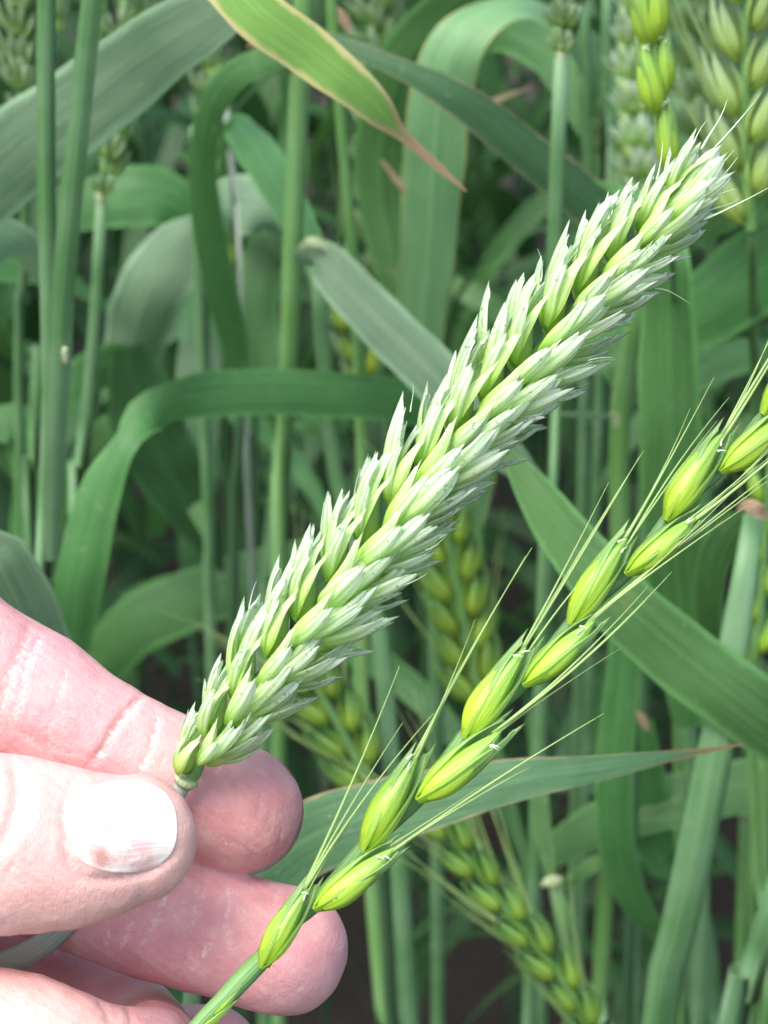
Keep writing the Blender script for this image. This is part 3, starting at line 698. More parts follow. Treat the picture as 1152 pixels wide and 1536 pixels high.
# low broad unevenness of flesh
for vi in np.where((upx > -60) & (upx < 560) & (zc < 0.262))[0]:
    q = Vector(co[vi]); disp[vi] += 0.00022*pnoise(q*170)+0.00010*pnoise(q*480)
co2 = co + no*disp[:, None]; pm.vertices.foreach_set('co', co2.ravel())
for nm, arr in (('flake', flake), ('crease', crease), ('dorsal', dorsal)):
    a = pm.attributes.new(nm, 'FLOAT', 'POINT'); a.data.foreach_set('value', arr)
pm.polygons.foreach_set('use_smooth', [True]*len(pm.polygons)); pm.update()
pm.materials.clear(); pm.materials.append(M['skin'])
person = bpy.data.objects.new('person', pm); COL.objects.link(person)
tag(person, 'pale pink hand reaching in from the left, pinching the wheat ear stem', 'person')
# nails: plates lying on the flesh
bvh = BVHTree.FromPolygons([Vector(c) for c in co2], polys)
def nail(cx, cy, ax, ay, bx, by, name='thumb_nail', lift=0.00045, n=22, pw=3.0):
    rows = []; uvs = []
    for i in range(n+1):
        row = []; uv = []; s = i/n*2-1
        for j in range(n+1):
            t = j/n*2-1
            # superellipse disc mapping
            k = max(abs(s), abs(t)); 
            if k > 0: nrm = (abs(s)**pw+abs(t)**pw)**(1/pw); f = k/nrm
            else: f = 1
            S_, T_ = s*f, t*f
            px = cx+ax*S_+bx*T_; py = cy+ay*S_+by*T_
            r = hit(px, py)
            if r[0] is None: p = Vector(rows[-1][j]) if rows else PZ(px, py, 235)
            else:
                edge = max(0, 1-k**6)
                p = r[0]+r[1]*(lift*(0.35+0.65*edge))
            row.append(p); uv.append((i/n, j/n))
        rows.append(row); uvs.append(uv)
    # smooth the plate a little
    A = np.array([[tuple(p) for p in r] for r in rows])
    for _ in range(6):
        B = A.copy(); B[1:-1, 1:-1] = (A[:-2, 1:-1]+A[2:, 1:-1]+A[1:-1, :-2]+A[1:-1, 2:])*0.25; A = B
    rows = [[Vector(p) for p in r] for r in A]
    return link(name, mesh_grid(name, rows, uvs), person, M['nail'])
nail(184, 1240, 80, -3, 3, 67, pw=2.5, lift=0.00045)
# index fingernail: on the far side, its rim showing past the fingertip
rows = []
for i in range(6):
    row = []
    for j in range(13):
        a = R(-62+150*j/12); rr = 99.5+(1.5 if i == 0 else -i*1.2)
        row.append(PZ(352+rr*math.cos(a)*1.03, 1213+rr*math.sin(a)*1.0+4, 256.2+i*0.5))
    rows.append(row)
link('index_nail', mesh_grid('index_nail', rows), person, M['nail'])
S = [PZ(-2250, 2350, 222), PZ(-2600, 2700, 205), PZ(-3000, 3200, 190), PZ(-3600, 3900, 170)]
link('sleeve', tube('sleeve', S, [0.027, 0.030, 0.033, 0.036], 24), person, M['sleeve'])

# ================================================================== PLANTS BEHIND
GNEAR = 'wheat plants standing just behind the hand'
def plant(label, loc_px, Y, name='wheat_plant', cat='wheat plant', group=GNEAR):
    p = PY(loc_px[0], loc_px[1], Y); return empty(name, (p.x, p.y, 0.0), label, cat, group)
L_, B_, W_, RM, DP = M['leaf'], M['leaf_blue'], M['leaf_warm'], M['leaf_rim'], M['leaf_deep_shade']
ST, SL, SD = M['stem'], M['stem_light'], M['stem_deep_shade']

p = plant('tall grey-green wheat stalk at far left, crossed by its narrow folded leaf', (68, 600), .37)
stalk([(72, -260, .37, 24), (70, 0, .37, 28), (68, 200, .37, 29), (73, 420, .37, 28), (76, 600, .37, 27), (66, 850, .37, 27), (62, 1050, .37, 26)], p, ST)
blade([(78, 840, .366, 20, 10), (86, 600, .364, 34, 10), (96, 420, .363, 36, 10), (117, 200, .362, 34, 5), (137, 0, .362, 32, 0), (158, -240, .363, 14, 0)], p, ST, fold=.35, seed=2)
collar(98, 532, .362, 16, p, hgt=.9)

p = plant('wheat stalk with a pale ring under its dense ear, right of the two crossing stalks', (140, 600), .47)
stalk([(152, 302, .47, 17), (143, 480, .47, 20), (125, 690, .47, 23), (115, 860, .47, 24)], p, M['stem'])
collar(151, 300, .47, 24, p)
wheat_ear([PY(152, 296, .47), PY(164, 220, .47), PY(178, 110, .47), PY(200, -60, .47)], p, 12, L=7.5e-3, out=16, detail=False, seed=3, roll=1.0)

p = plant('plant behind the knuckles whose leaf twists and arches right across the middle', (108, 1010), .40)
stalk([(108, 985, .405, 20), (100, 1100, .41, 24), (96, 1250, .41, 24)], p, ST)
blade([(108, 1040, .40, 40, 0), (108, 960, .40, 64, 0), (120, 860, .40, 74, 0), (150, 740, .405, 68, -20), (195, 655, .41, 60, -55), (245, 608, .42, 66, 30), (330, 590, .43, 72, 8), (480, 590, .44, 70, 4), (620, 606, .45, 62, 6), (740, 650, .46, 40, 10), (800, 690, .465, 3, 10)], p, L_, fold=.12, seed=4, n=60)
p = plant('broad pale bluish leaf bent over just above the index finger at the left edge', (70, 1080), .29, 'wheat_leaf', 'leaf', 'single leaves around the hand')
blade([(105, 1130, .305, 90, 0), (72, 1020, .303, 105, 0), (36, 930, .30, 110, 0), (0, 850, .298, 104, -10), (-16, 826, .300, 96, -60), (-40, 870, .31, 80, -80), (-70, 980, .32, 40, -60)], p, B_, fold=.05, seed=5, n=44)
stalk([(105, 1125, .305, 22), (112, 1250, .305, 22)], p, ST)

p = plant('stout bright green stalk with a broad grey-green leaf slanting down right towards the ear', (440, 400), .45)
stalk([(462, -150, .45, 27), (456, 0, .45, 30), (449, 130, .45, 31), (438, 400, .45, 30), (432, 560, .45, 27), (424, 700, .455, 26), (418, 900, .455, 24)], p, M['stem_light'])
blade([(450, 392, .446, 30, 30), (474, 384, .442, 58, 20), (520, 430, .436, 74, 0), (590, 500, .43, 78, 0), (660, 572, .425, 78, 0), (730, 650, .42, 66, 0), (840, 760, .42, 10, 0)], p, B_, fold=.18, seed=6)
blade([(452, 372, .442, 8, 0), (466, 362, .44, 14, 0), (484, 368, .44, 12, 0), (494, 378, .44, 3, 0)], p, M['collar'], name='ligule', n=10)

p = plant('thin light green wheat stalk running the whole height just left of centre', (540, 640), .48)
stalk([(490, -150, .48, 16), (500, 50, .48, 17), (515, 220, .48, 17), (530, 400, .48, 18), (543, 640, .48, 20), (545, 820, .47, 22), (540, 980, .46, 25), (554, 1250, .45, 27), (578, 1536, .44, 27), (590, 1650, .44, 27)], p, M['stem_light'], n=50)
p = plant('grey-green wheat stalk curving down behind the ear to the bottom centre', (600, 1300), .44)
stalk([(476, 400, .46, 22), (487, 560, .455, 25), (502, 700, .45, 26), (535, 840, .445, 26), (566, 930, .44, 27), (583, 1100, .43, 28), (599, 1300, .42, 29), (614, 1536, .42, 29), (620, 1650, .42, 28)], p, ST, n=50)
blade([(478, 440, .462, 20, 20), (470, 380, .47, 40, 0), (430, 300, .50, 56, 0), (380, 220, .53, 60, 10), (350, 190, .55, 40, 40), (330, 260, .57, 10, 30)], p, L_, seed=44)

p = plant('thick dull green stalk with pale open collar left of the ear', (410, 850), .56)
stalk([(426, 655, .56, 30), (418, 750, .56, 34), (407, 870, .56, 34), (402, 1000, .56, 32)], p, ST)
collar(426, 652, .56, 36, p, hgt=.3)
blade([(424, 665, .56, 24, 20), (418, 600, .56, 40, 0), (388, 500, .57, 60, 0), (392, 400, .58, 62, 0), (425, 310, .59, 55, 0), (440, 200, .6, 40, 10), (420, 90, .6, 8, 10)], p, L_, seed=7)
blade([(426, 660, .555, 14, 20), (445, 640, .55, 22, 0), (490, 650, .55, 18, 0), (520, 690, .55, 3, 0)], p, L_, seed=71)

p = plant('slender wheat stalk topped by a pale ear with ring beneath, right of top centre', (832, 400), .42)
stalk([(842, 86, .42, 22), (836, 250, .42, 24), (831, 420, .42, 25), (826, 620, .42, 25), (822, 760, .42, 25)], p, ST)
collar(842, 88, .42, 27, p, hgt=.5)
wheat_ear([PY(842, 82, .42), PY(846, 20, .42), PY(852, -60, .42), PY(858, -160, .42)], p, 12, L=6.5e-3, out=14, detail=False, seed=5, roll=1.1, joined_mat=M['scale_far'])

p = plant('green stalk with pale joint, its dark leaf arching to the upper left', (930, 700), .45)
stalk([(962, 400, .44, 22), (942, 540, .445, 30), (929, 620, .45, 32), (928, 700, .45, 31), (930, 850, .45, 30), (925, 1000, .45, 28)], p, M['stem_light'])
collar(928, 622, .449, 38, p, hgt=.4)
blade([(962, 415, .44, 40, 0), (900, 322, .435, 66, 0), (800, 236, .43, 62, 0), (700, 156, .425, 54, 8), (600, 103, .425, 36, 30), (510, 68, .43, 30, 35), (430, 52, .435, 34, 20), (370, 70, .44, 3, 0)], p, M['leaf_rim'], fold=.2, seed=8, n=50)
blade([(925, 625, .447, 5, 0), (870, 622, .44, 8, 0), (790, 620, .43, 2, 0)], p, B_, name='leaf_shred', n=10)
blade([(940, 600, .455, 26, 20), (930, 540, .46, 60, 10), (905, 500, .47, 30, 0), (860, 470, .48, 4, 0)], p, L_, seed=81)

p = plant('arching green leaf that climbs, narrows and hangs down again left of the top centre', (350, 600), .48)
stalk([(360, 560, .485, 14), (358, 700, .485, 16), (350, 860, .485, 16)], p, SD)
blade([(362, 600, .485, 24, 0), (348, 500, .48, 44, 0), (322, 390, .475, 48, 0), (304, 270, .47, 44, -10), (312, 180, .465, 44, -20), (350, 116, .455, 46, -25), (420, 82, .45, 40, -15), (500, 60, .445, 22, 0), (560, 60, .44, 2, 0)], p, L_, fold=.15, seed=9, n=46)
p = plant('wide pale bluish leaf sweeping across the upper left corner behind the crossing stalks', (-130, 500), .42)
stalk([(-130, 420, .42, 24), (-135, 700, .42, 26), (-140, 1000, .42, 26)], p, ST)
blade([(-130, 440, .42, 50, 0), (-60, 320, .42, 110, 0), (20, 236, .415, 132, 0), (120, 160, .41, 128, 0), (220, 84, .405, 112, 0), (320, 20, .40, 92, 0), (420, -50, .40, 60, 0), (520, -140, .40, 5, 0)], p, B_, fold=.10, seed=10, n=44)
blade([(-130, 460, .43, 40, 0), (-60, 370, .43, 70, 0), (0, 360, .435, 74, 0), (40, 380, .44, 60, 30), (60, 430, .45, 6, 30)], p, B_, seed=101)

p = plant('yellow-edged leaf with a withered brown tip hanging from the top edge', (200, -300), .35)
stalk([(180, -330, .36, 24), (160, -100, .50, 18), (160, 200, .62, 14)], p, SD)
blade([(200, -260, .36, 60, 0), (290, -90, .345, 74, 0), (380, 12, .34, 82, 0), (460, 74, .34, 76, 0), (520, 122, .34, 66, -4), (570, 168, .342, 48, -8), (604, 203, .345, 20, -15), (650, 243, .348, 16, -20), (700, 287, .35, 2, -20)], p, M['leaf_yellow'], fold=.10, seed=11, n=60, wav=.05)

p = plant('broad pale upright leaf bending over at top centre, behind the brown tip', (630, 700), .50)
stalk([(632, 560, .505, 20), (640, 760, .505, 22), (650, 900, .505, 22), (655, 1100, .50, 22)], p, ST)
blade([(632, 600, .50, 50, 0), (632, 500, .50, 68, 0), (640, 400, .50, 82, 0), (648, 260, .50, 92, 0), (658, 160, .50, 92, 0), (684, 70, .50, 88, -20), (740, 20, .505, 76, -50), (800, 14, .51, 60, -60), (850, 50, .52, 40, -50), (880, 120, .53, 4, -30)], p, M['leaf_pale'], fold=.12, seed=12, n=50)
blade([(640, 580, .52, 30, 0), (570, 300, .54, 70, 0), (590, 130, .54, 84, 0), (640, 50, .53, 80, 0), (700, -20, .52, 60, 0), (760, -100, .52, 5, 0)], p, L_, fold=.15, seed=13, n=40)
blade([(500, 8, .5, 5, 0), (515, 28, .5, 16, 0), (528, 56, .5, 2, 0)], p, M['dry'], name='leaf_tip', n=12)
blade([(700, 168, .52, 4, 0), (740, 152, .52, 9, 0), (796, 130, .52, 2, 0)], p, M['dry'], name='leaf_tip', n=12)
blade([(572, 240, .5, 4, 0), (600, 276, .5, 9, 0), (630, 310, .5, 2, 0)], p, M['dry'], name='leaf_tip', n=12)

# right-hand side
p = plant('wheat plant with a wide upright strap leaf right behind the upper ear', (1030, 1100), .41)
stalk([(1030, 1050, .415, 24), (1042, 1250, .415, 26), (1050, 1450, .415, 26)], p, ST)
blade([(1032, 1090, .41, 40, 0), (1024, 960, .41, 84, 0), (1010, 800, .405, 96, 0), (1005, 620, .40, 92, 0), (1003, 480, .40, 82, 0), (1000, 380, .40, 66, 5), (985, 320, .41, 40, 30), (940, 290, .42, 24, 20), (890, 270, .43, 3, 20)], p, M['leaf_mid'], fold=.10, seed=14, n=44)
p = plant('plant off the right edge with two wide dark leaves reaching in behind the ear tip', (1260, 700), .44)
stalk([(1262, 200, .45, 26), (1262, 500, .45, 28), (1258, 800, .45, 28)], p, ST)
blade([(1262, 330, .45, 70, 0), (1180, 380, .45, 128, 0), (1090, 440, .455, 118, 0), (1000, 496, .46, 90, 0), (900, 530, .465, 60, 0), (800, 550, .47, 5, 0)], p, L_, fold=.14, seed=15)
blade([(1262, 210, .44, 50, 0), (1190, 214, .44, 110, 0), (1120, 262, .445, 112, 0), (1060, 320, .45, 80, 0), (1010, 370, .455, 5, 0)], p, L_, fold=.14, seed=16)
p = plant('long green leaf slanting from the right edge up to the left under the awned ear', (1300, 1300), .34)
stalk([(1330, 1180, .345, 26), (1330, 1400, .345, 26)], p, ST)
blade([(1330, 1230, .345, 70, 0), (1240, 1150, .34, 104, 0), (1130, 1068, .335, 108, 0), (1030, 990, .335, 106, 0), (930, 902, .335, 100, 0), (850, 808, .34, 80, 0), (795, 730, .345, 52, 0), (755, 670, .35, 10, 0), (745, 650, .35, 2, 0)], p, M['leaf_mid'], fold=.16, seed=17, n=46)

p = plant('thick sheathed stalk with frayed brown collar slanting down the right side', (1050, 1300), .335)
stalk([(1130, 772, .35, 30), (1118, 860, .345, 38), (1102, 960, .34, 46), (1078, 1100, .335, 54), (1044, 1270, .33, 56), (1008, 1440, .33, 56), (980, 1600, .33, 52)], p, ST, n=40, flat=.5)
blade([(1106, 766, .347, 4, 0), (1120, 758, .346, 18, 0), (1136, 764, .345, 24, 20), (1150, 772, .346, 14, -20), (1158, 768, .348, 3, 0)], p, M['dry'], name='ligule', n=12, wav=.3)
blade([(1118, 772, .35, 20, 0), (1090, 800, .355, 44, 10), (1068, 850, .36, 52, 20), (1062, 930, .365, 40, 30), (1078, 1010, .37, 5, 30)], p, L_, seed=18)
p = plant('yellow-green awned ear standing upright at the right edge', (1140, 1040), .38)
pth = [PY(1122, 1040, .38), PY(1138, 950, .38), PY(1146, 850, .38), PY(1150, 750, .38), PY(1160, 660, .38)]
awned_ear(auto_placements(pth, 8, 0.0125, seed=3), pth, p, 0.0125, seed=9, nawn=2, awn_len=(.8, 1.6))
stalk([(1124, 1036, .38, 12), (1130, 1200, .38, 15), (1140, 1400, .38, 16), (1144, 1536, .38, 18)], p, SL)
p = plant('bright yellow-green ear at the top right just above the large ear tip', (1010, 600), .34)
pth = [PY(1002, 262, .33), PY(998, 190, .33), PY(984, 110, .33), PY(976, 20, .33), PY(968, -120, .33)]
awned_ear([(PY(1003, 258, .33), PY(992, 138, .33), 1), (PY(986, 170, .33), PY(962, 40, .33), -1), (PY(998, 142, .33), PY(994, 38, .33), 1), (PY(976, 70, .33), PY(950, -50, .33), -1), (PY(984, 62, .33), PY(982, -70, .33), 1), (PY(968, -30, .33), PY(950, -140, .33), -1)], pth, p, 0.0135, seed=8, nawn=2, awn_len=(.4, 1.0))
stalk([(1002, 258, .33, 11), (1004, 330, .34, 12), (1012, 500, .42, 12), (1012, 800, .5, 13)], p, SL)
p = plant('pale green awned ear at the top right corner', (1125, 600), .40)
pth = [PY(1128, 350, .40), PY(1118, 230, .40), PY(1118, 100, .40), PY(1122, -40, .40)]
awned_ear(auto_placements(pth, 9, 0.0165, tilt=18, seed=4), pth, p, 0.0165, seed=10, nawn=3, awn_len=(.8, 2.0), rachis_r=.06, mats='pale')
stalk([(1128, 346, .40, 16), (1130, 500, .46, 16), (1132, 800, .50, 16)], p, SL)
p = plant('blurred whitish-green wheat ear behind the top right, left of the yellow-green one', (948, 500), .56)
wheat_ear([PY(962, 320, .52), PY(952, 220, .52), PY(946, 120, .52), PY(944, -10, .52)], p, 13, L=9e-3, out=13, detail=False, seed=6, roll=1.2, joined_mat=M['scale'])
stalk([(962, 322, .52, 16), (965, 500, .54, 16), (965, 800, .56, 16)], p, ST)
p = plant('large blurred wheat ear deep behind the top right corner', (1048, 500), .62)
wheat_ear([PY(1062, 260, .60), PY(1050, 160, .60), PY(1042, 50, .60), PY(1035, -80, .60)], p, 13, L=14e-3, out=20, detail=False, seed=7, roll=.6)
stalk([(1062, 262, .60, 14), (1066, 500, .62, 14)], p, ST)
p = plant('dense blurred wheat ear at top centre with feathery scales, between two leaves', (566, 600), .60)
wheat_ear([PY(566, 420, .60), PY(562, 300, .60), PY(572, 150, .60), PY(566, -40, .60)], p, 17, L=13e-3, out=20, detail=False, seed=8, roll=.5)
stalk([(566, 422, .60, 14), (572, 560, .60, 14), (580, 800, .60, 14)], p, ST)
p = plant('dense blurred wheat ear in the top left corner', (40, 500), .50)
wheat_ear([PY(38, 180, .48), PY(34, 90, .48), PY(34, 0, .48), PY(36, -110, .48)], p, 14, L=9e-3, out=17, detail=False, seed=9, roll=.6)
stalk([(38, 182, .48, 15), (38, 400, .49, 15), (30, 700, .5, 15)], p, ST)
p = plant('small yellow-green ear low between the left leaves', (372, 700), .62)
pth = [PY(378, 520, .60), PY(370, 460, .60), PY(362, 380, .60)]
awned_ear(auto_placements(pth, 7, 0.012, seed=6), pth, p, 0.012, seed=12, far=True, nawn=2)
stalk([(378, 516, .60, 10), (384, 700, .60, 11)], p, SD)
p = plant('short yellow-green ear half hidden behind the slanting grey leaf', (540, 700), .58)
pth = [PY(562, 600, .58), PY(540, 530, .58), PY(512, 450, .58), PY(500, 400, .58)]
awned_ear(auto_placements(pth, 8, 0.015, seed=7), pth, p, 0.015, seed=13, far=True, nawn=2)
stalk([(562, 596, .58, 12), (570, 760, .58, 12)], p, SD)

# lower centre and right
p = plant('dusty grey leaf with a dry brown rim lying behind the fingertips, pointing right', (300, 1400), .275)
stalk([(290, 1370, .28, 24), (288, 1500, .28, 26), (285, 1600, .28, 26)], p, ST)
blade([(296, 1390, .28, 50, 0), (370, 1330, .277, 92, 0), (460, 1260, .275, 112, -4), (560, 1222, .273, 104, -6), (680, 1192, .271, 82, -8), (800, 1166, .27, 60, -10), (900, 1152, .27, 40, -10), (990, 1136, .27, 20, -10), (1060, 1126, .27, 8, 0), (1115, 1116, .27, 2, 0)], p, M['leaf_rim'], fold=.10, seed=19, n=60)
p = plant('green awned ear leaning left at the bottom, its dark awns fanned along it', (900, 1560), .36)
pth = [PY(900, 1580, .34), PY(850, 1480, .34), PY(780, 1390, .34), (PY(710, 1300, .34)), PY(655, 1225, .34)]
awned_ear(auto_placements(pth, 13, 0.0128, tilt=11, seed=8, off=.10), pth, p, 0.0128, seed=14, nawn=4, awn_len=(1.6, 3.0), mats='mid')
stalk([(900, 1576, .34, 16), (930, 1700, .34, 18)], p, ST)
p = plant('yellowish awned ear standing behind the ear at the centre right', (720, 1050), .46)
pth = [PY(728, 1060, .45), PY(705, 980, .45), PY(690, 900, .45), PY(670, 800, .45), PY(655, 740, .45)]
awned_ear(auto_placements(pth, 12, 0.0175, tilt=16, seed=9, off=.14), pth, p, 0.0175, seed=15, nawn=2, awn_len=(.8, 2.2), mats='mid')
stalk([(728, 1056, .45, 16), (760, 1180, .45, 18), (790, 1300, .45, 18), (810, 1450, .45, 18)], p, ST)
p = plant('dim awned ear leaning left behind the fingertips', (560, 1200), .44)
pth = [PY(560, 1190, .42), PY(520, 1110, .42), PY(480, 1040, .42), PY(440, 980, .42)]
awned_ear(auto_placements(pth, 8, 0.0150, tilt=18, seed=10, off=.15), pth, p, 0.015, seed=16, nawn=4, awn_len=(1.2, 2.6), mats='mid')
stalk([(560, 1186, .42, 16), (575, 1300, .43, 17)], p, SD)
p = plant('dark green strap leaf hooking round near the bottom right', (1330, 1300), .44)
stalk([(1330, 1150, .44, 22), (1330, 1400, .44, 24)], p, SD)
blade([(1330, 1150, .44, 50, 0), (1200, 1165, .44, 78, 0), (1060, 1192, .44, 80, 0), (940, 1220, .44, 74, 0), (850, 1262, .44, 54, 0), (790, 1320, .44, 24, 0), (770, 1370, .44, 3, 0)], p, L_, fold=.14, seed=20)
p = plant('narrow leaf curling back at lower right, left of the thick sheathed stalk', (940, 980), .40)
stalk([(945, 880, .41, 18), (946, 1100, .43, 18), (948, 1300, .43, 18)], p, SD)
blade([(942, 900, .40, 30, 0), (932, 1020, .395, 50, 0), (922, 1150, .39, 56, 0), (926, 1270, .388, 54, 0), (950, 1350, .39, 46, 10), (985, 1395, .395, 32, 30), (1000, 1380, .41, 4, 40)], p, L_, fold=.15, seed=21)
blade([(960, 1080, .44, 40, 0), (975, 1200, .44, 60, 0), (990, 1290, .44, 50, 0), (1010, 1312, .44, 14, 0)], p, L_, seed=22)
p = plant('stalk with a pale crinkled collar at the bottom right of centre', (860, 1450), .40)
stalk([(832, 1325, .40, 20), (856, 1430, .40, 26), (884, 1540, .40, 28), (910, 1640, .40, 28)], p, ST)
blade([(812, 1330, .399, 4, 0), (822, 1322, .398, 14, 0), (838, 1322, .398, 16, 20), (850, 1330, .399, 3, 0)], p, M['collar'], name='ligule', n=10, wav=.3)
blade([(830, 1326, .40, 14, 0), (812, 1240, .41, 26, 0), (806, 1150, .42, 24, 0), (790, 1050, .43, 4, 0)], p, L_, seed=23)
blade([(842, 1330, .395, 10, 0), (868, 1310, .39, 24, 0), (905, 1290, .39, 20, 0), (940, 1300, .39, 3, 0)], p, L_, seed=230)
for (lab, pts, mt, Yc) in (
    ('green stalk crossing the bottom right corner', [(1172, 1310, .34, 36), (1140, 1420, .34, 42), (1110, 1520, .34, 44), (1080, 1620, .34, 44)], ST, None),
    ('thin upright light stalk at the right edge of the bottom', [(1142, 1080, .42, 16), (1146, 1250, .42, 18), (1142, 1450, .42, 18), (1140, 1600, .42, 18)], SL, None),
    ('thin upright stalk with a pale torn sheath near the bottom right', [(1118, 1215, .45, 18), (1112, 1350, .45, 16), (1108, 1500, .45, 16), (1106, 1600, .45, 16)], SL, (1120, 1212, .45, 34)),
    ('broad upright stalk in the bottom right behind the slanting sheath', [(1040, 1330, .47, 30), (1052, 1430, .47, 50), (1056, 1536, .47, 56), (1058, 1620, .47, 50)], ST, None),
    ('slim pale stalk at the far left edge under the leaf', [(55, 520, .50, 18), (50, 700, .50, 20), (46, 860, .50, 20)], ST, None),
    ('dark slim stalk in the gap left of the ear', [(292, 190, .53, 16), (300, 480, .53, 18), (314, 800, .53, 18), (318, 1000, .53, 18)], ST, None),
    ('dim stalk right of the slender eared stalk', [(876, -60, .54, 17), (878, 200, .54, 18), (880, 420, .54, 18)], ST, None),
    ('second dim stalk right of the slender eared stalk', [(912, -60, .58, 16), (908, 200, .58, 17), (905, 420, .58, 17)], ST, None),
    ('pale blue-grey stalk under the arching leaf', [(338, 150, .56, 9), (352, 300, .56, 10), (362, 500, .56, 10)], M['stem_grey'], None)):
    p = plant(lab, pts[1][:2], pts[1][2])
    stalk(pts, p, mt)
    if Yc: collar(*Yc, p, hgt=.35)
    q = pts[-2]; sgn = 1 if len(lab) % 2 else -1
    if lab.startswith(('dark', 'dim', 'second', 'slim')):
        blade([(q[0], q[1], q[2], 20, 0), (q[0]+sgn*60, q[1]-120, q[2]+.03, 60, 0), (q[0]+sgn*150, q[1]-150, q[2]+.06, 60, 20), (q[0]+sgn*230, q[1]-40, q[2]+.09, 4, 20)], p, L_, seed=len(lab))
p = plant('blurred grey leaf pair fanning down left of the arching leaf', (300, 700), .58)
stalk([(306, 330, .55, 14), (308, 500, .56, 15), (310, 700, .57, 15)], p, ST)
blade([(306, 330, .55, 30, 0), (262, 380, .55, 96, 10), (222, 450, .55, 104, 10), (196, 540, .56, 84, 10), (190, 640, .57, 30, 0), (195, 700, .58, 3, 0)], p, B_, fold=.35, seed=24)
blade([(306, 340, .60, 30, 0), (250, 300, .60, 84, 0), (180, 296, .60, 86, 0), (110, 320, .60, 60, 0), (60, 360, .6, 4, 0)], p, L_, seed=25)
blade([(306, 336, .58, 24, 0), (345, 308, .575, 84, 0), (392, 318, .57, 80, 0), (420, 350, .57, 30, 50), (430, 420, .58, 4, 60)], p, B_, seed=26)
blade([(190, 520, .54, 50, 0), (215, 620, .54, 108, 0), (262, 720, .54, 100, 0), (312, 810, .54, 50, 0), (335, 860, .54, 4, 0)], p, DP, seed=27)
p = plant('dim wide leaf lying low across the dark gap above the index finger', (140, 1200), .60)
stalk([(120, 1050, .60, 18), (118, 1200, .6, 18)], p, SD)
blade([(120, 1060, .60, 40, 0), (190, 950, .595, 84, 0), (290, 900, .59, 90, 0), (390, 860, .585, 76, 0), (500, 830, .58, 50, 0), (620, 820, .58, 4, 0)], p, L_, seed=28)
p = plant('pale bluish leaf low down at the left behind the crossing stalks', (0, 900), .52)
stalk([(-40, 620, .53, 18), (-42, 900, .53, 18)], p, SD)
blade([(-40, 640, .53, 40, 0), (30, 640, .53, 66, 0), (60, 720, .53, 84, 0), (50, 820, .53, 70, 0), (20, 930, .53, 10, 0)], p, L_, seed=29)
o = blade([(955, 1066, .37, 4, 0), (964, 1080, .37, 14, 0), (972, 1096, .37, 4, 0)], None, M['dry'], name='petal_husk', n=8)
tag(o, 'small pale dry husk caught among leaves at the lower right', 'husk')

# ================================================================== STAND OF WHEAT FURTHER BACK
def proto_blade(mat, rs, az, z0, length, width, droop, parent, mname):
    d = Vector((math.cos(az), math.sin(az), 0)); side = Vector((-math.sin(az), math.cos(az), 0)); rows = []; uvs = []
    n = 18; c = Vector((0, 0, z0)); el = R(rs.uniform(58, 78)); tw = rs.uniform(-.9, .9)
    for i in range(n+1):
        u = i/n; hw = width*0.5*(min(1, .45+u*3)*(1-u**2.6)+.01)
        t = (d*math.cos(el)+Vector((0, 0, 1))*math.sin(el)).normalized(); nr = t.cross(side).normalized()
        s2 = Quaternion(t, tw*u*1.6) @ side; n2 = Quaternion(t, tw*u*1.6) @ nr
        rows.append([c+s2*(hw*v)+n2*(hw*.16*(1-abs(v))) for v in (-1, -.5, 0, .5, 1)]); uvs.append([(u, (v+1)/2) for v in (-1, -.5, 0, .5, 1)])
        c = c+t*(length/n); el -= droop/n*(0.4+1.6*u)
    me = mesh_grid('leaf', rows, uvs); return link('leaf', me, parent, mat)
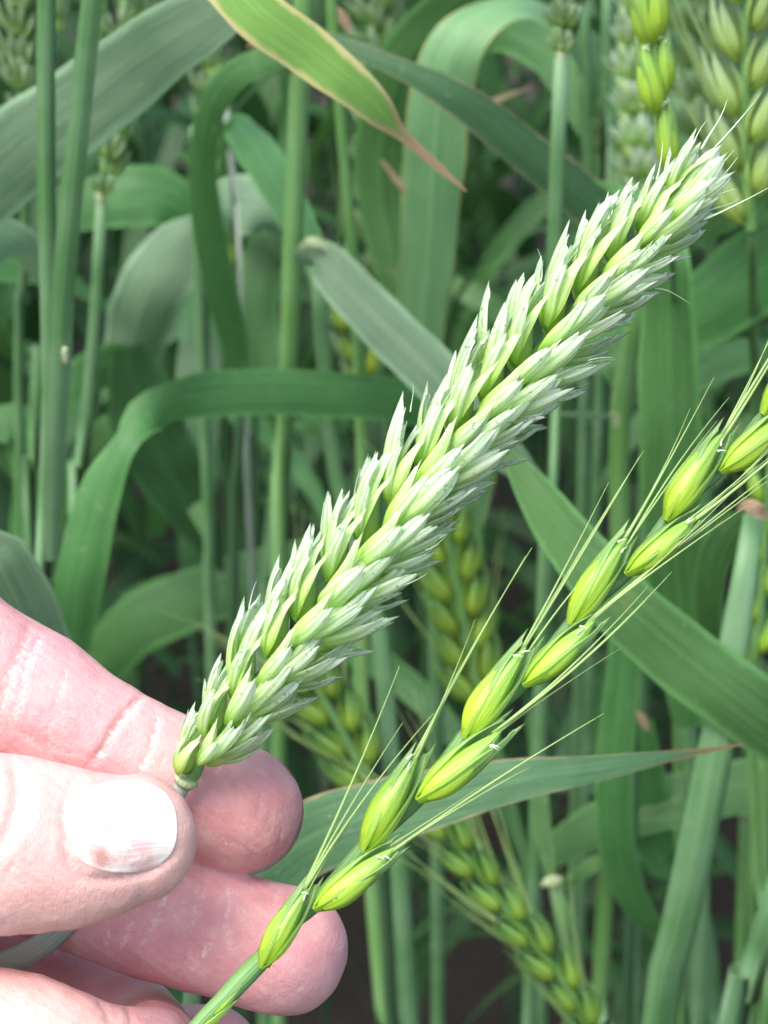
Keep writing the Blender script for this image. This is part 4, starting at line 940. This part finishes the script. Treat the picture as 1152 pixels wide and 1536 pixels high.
def make_proto(k, lush=False):
    rs = random.Random(100+k); H = rs.uniform(.70, .84)
    root = empty('wheat_plant', (0, 0, 0), 'wheat plant deeper in the dark stand, partly hidden by nearer stalks', 'wheat plant', 'wheat plants deeper in the stand')
    bx, by = rs.uniform(-.03, .03), rs.uniform(-.03, .03)
    C = [Vector((bx*(i/16)**2, by*(i/16)**2, H*i/16-.02)) for i in range(17)]
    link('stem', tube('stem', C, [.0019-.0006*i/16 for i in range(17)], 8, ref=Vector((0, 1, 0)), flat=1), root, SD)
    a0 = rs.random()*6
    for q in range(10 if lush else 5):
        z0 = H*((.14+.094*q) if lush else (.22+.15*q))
        proto_blade(((DP, L_, DP, L_, DP)[(q+k) % 5] if lush else (DP, L_, L_, W_, B_)[(q+k) % 5]) if q > 1 else DP, rs, a0+q*(2.4 if lush else math.pi*rs.uniform(.85, 1.15)), z0, rs.uniform(.17, .27), rs.uniform(.011, .016)*(1.25 if lush else 1), R(rs.uniform(90, 190)), root, 'leaf')  # lowest blades always take the dark copy, shade painted in by colour
    # ear, one mesh
    it = []; top = C[-1]
    for i in range(16):
        s = i/15; side = 1 if i % 2 else -1; b_ = top+Vector((0, 0, s*.075)); 
        for fa in (-1, 0, 1):
            d = Vector((side*.32, fa*.22, 1)).normalized(); it.append((LOW[i % 2], basis(b_+Vector((side*.0012, fa*.0015, 0)), d, Vector((side, fa*.8, 0)), .0115*(1-.3*max(0, s-.7)))))
    me = join_meshes('ear', it); me.materials.clear(); me.materials.append(M['scale_far']); link('ear', me, root)
    return root
LOW = [scale_mesh('low', .19, nu=5, nv=6, ribs=0, seed=90+i, tooth=.12, sharp=1.8) for i in range(2)]
protos = [make_proto(k, k >= 3) for k in range(8)]
def copy_tree(o, parent=None):
    c = o.copy(); COL.objects.link(c)
    if parent is not None: c.parent = parent; 
    for ch in list(o.children): copy_tree(ch, c)
    return c
bpy.context.view_layer.update()
rs = random.Random(42); spots = []
for row in range(15):                       # drilled rows running across the view
    Y = .70+row*.12
    half = .30+Y*.30; x = -half
    while x < half:
        sx, sy = x+rs.uniform(-.012, .012), Y+rs.uniform(-.035, .035)
        qx = 576+sx/(sy/math.cos(PITCH))*F*.9
        gap = (sy < 1.0 and 140 < qx < 310) or (sy < .85 and 690 < qx < 800)
        if not gap: spots.append((sx, sy))
        sx = 0; x += rs.uniform(.045, .075)*(1+row*.04)*(1.5 if row == 0 else 1)
print('filler plants', len(spots))
for i, (x, y) in enumerate(spots):
    o = protos[i] if i < len(protos) else copy_tree(protos[rs.randrange(3) if y < .76 else rs.randrange(3, 8)])
    o.location = (x, y, 0); o.rotation_euler = (R(rs.uniform(-5, 5)), R(rs.uniform(-5, 5)), rs.random()*6.28); s = rs.uniform(.88, 1.06); o.scale = (s, s, s*rs.uniform(.95, 1.04))
for ob in list(COL.objects):
    if ob.type == 'MESH' and not ob.data.materials: ob.data.materials.append(M['leaf'])
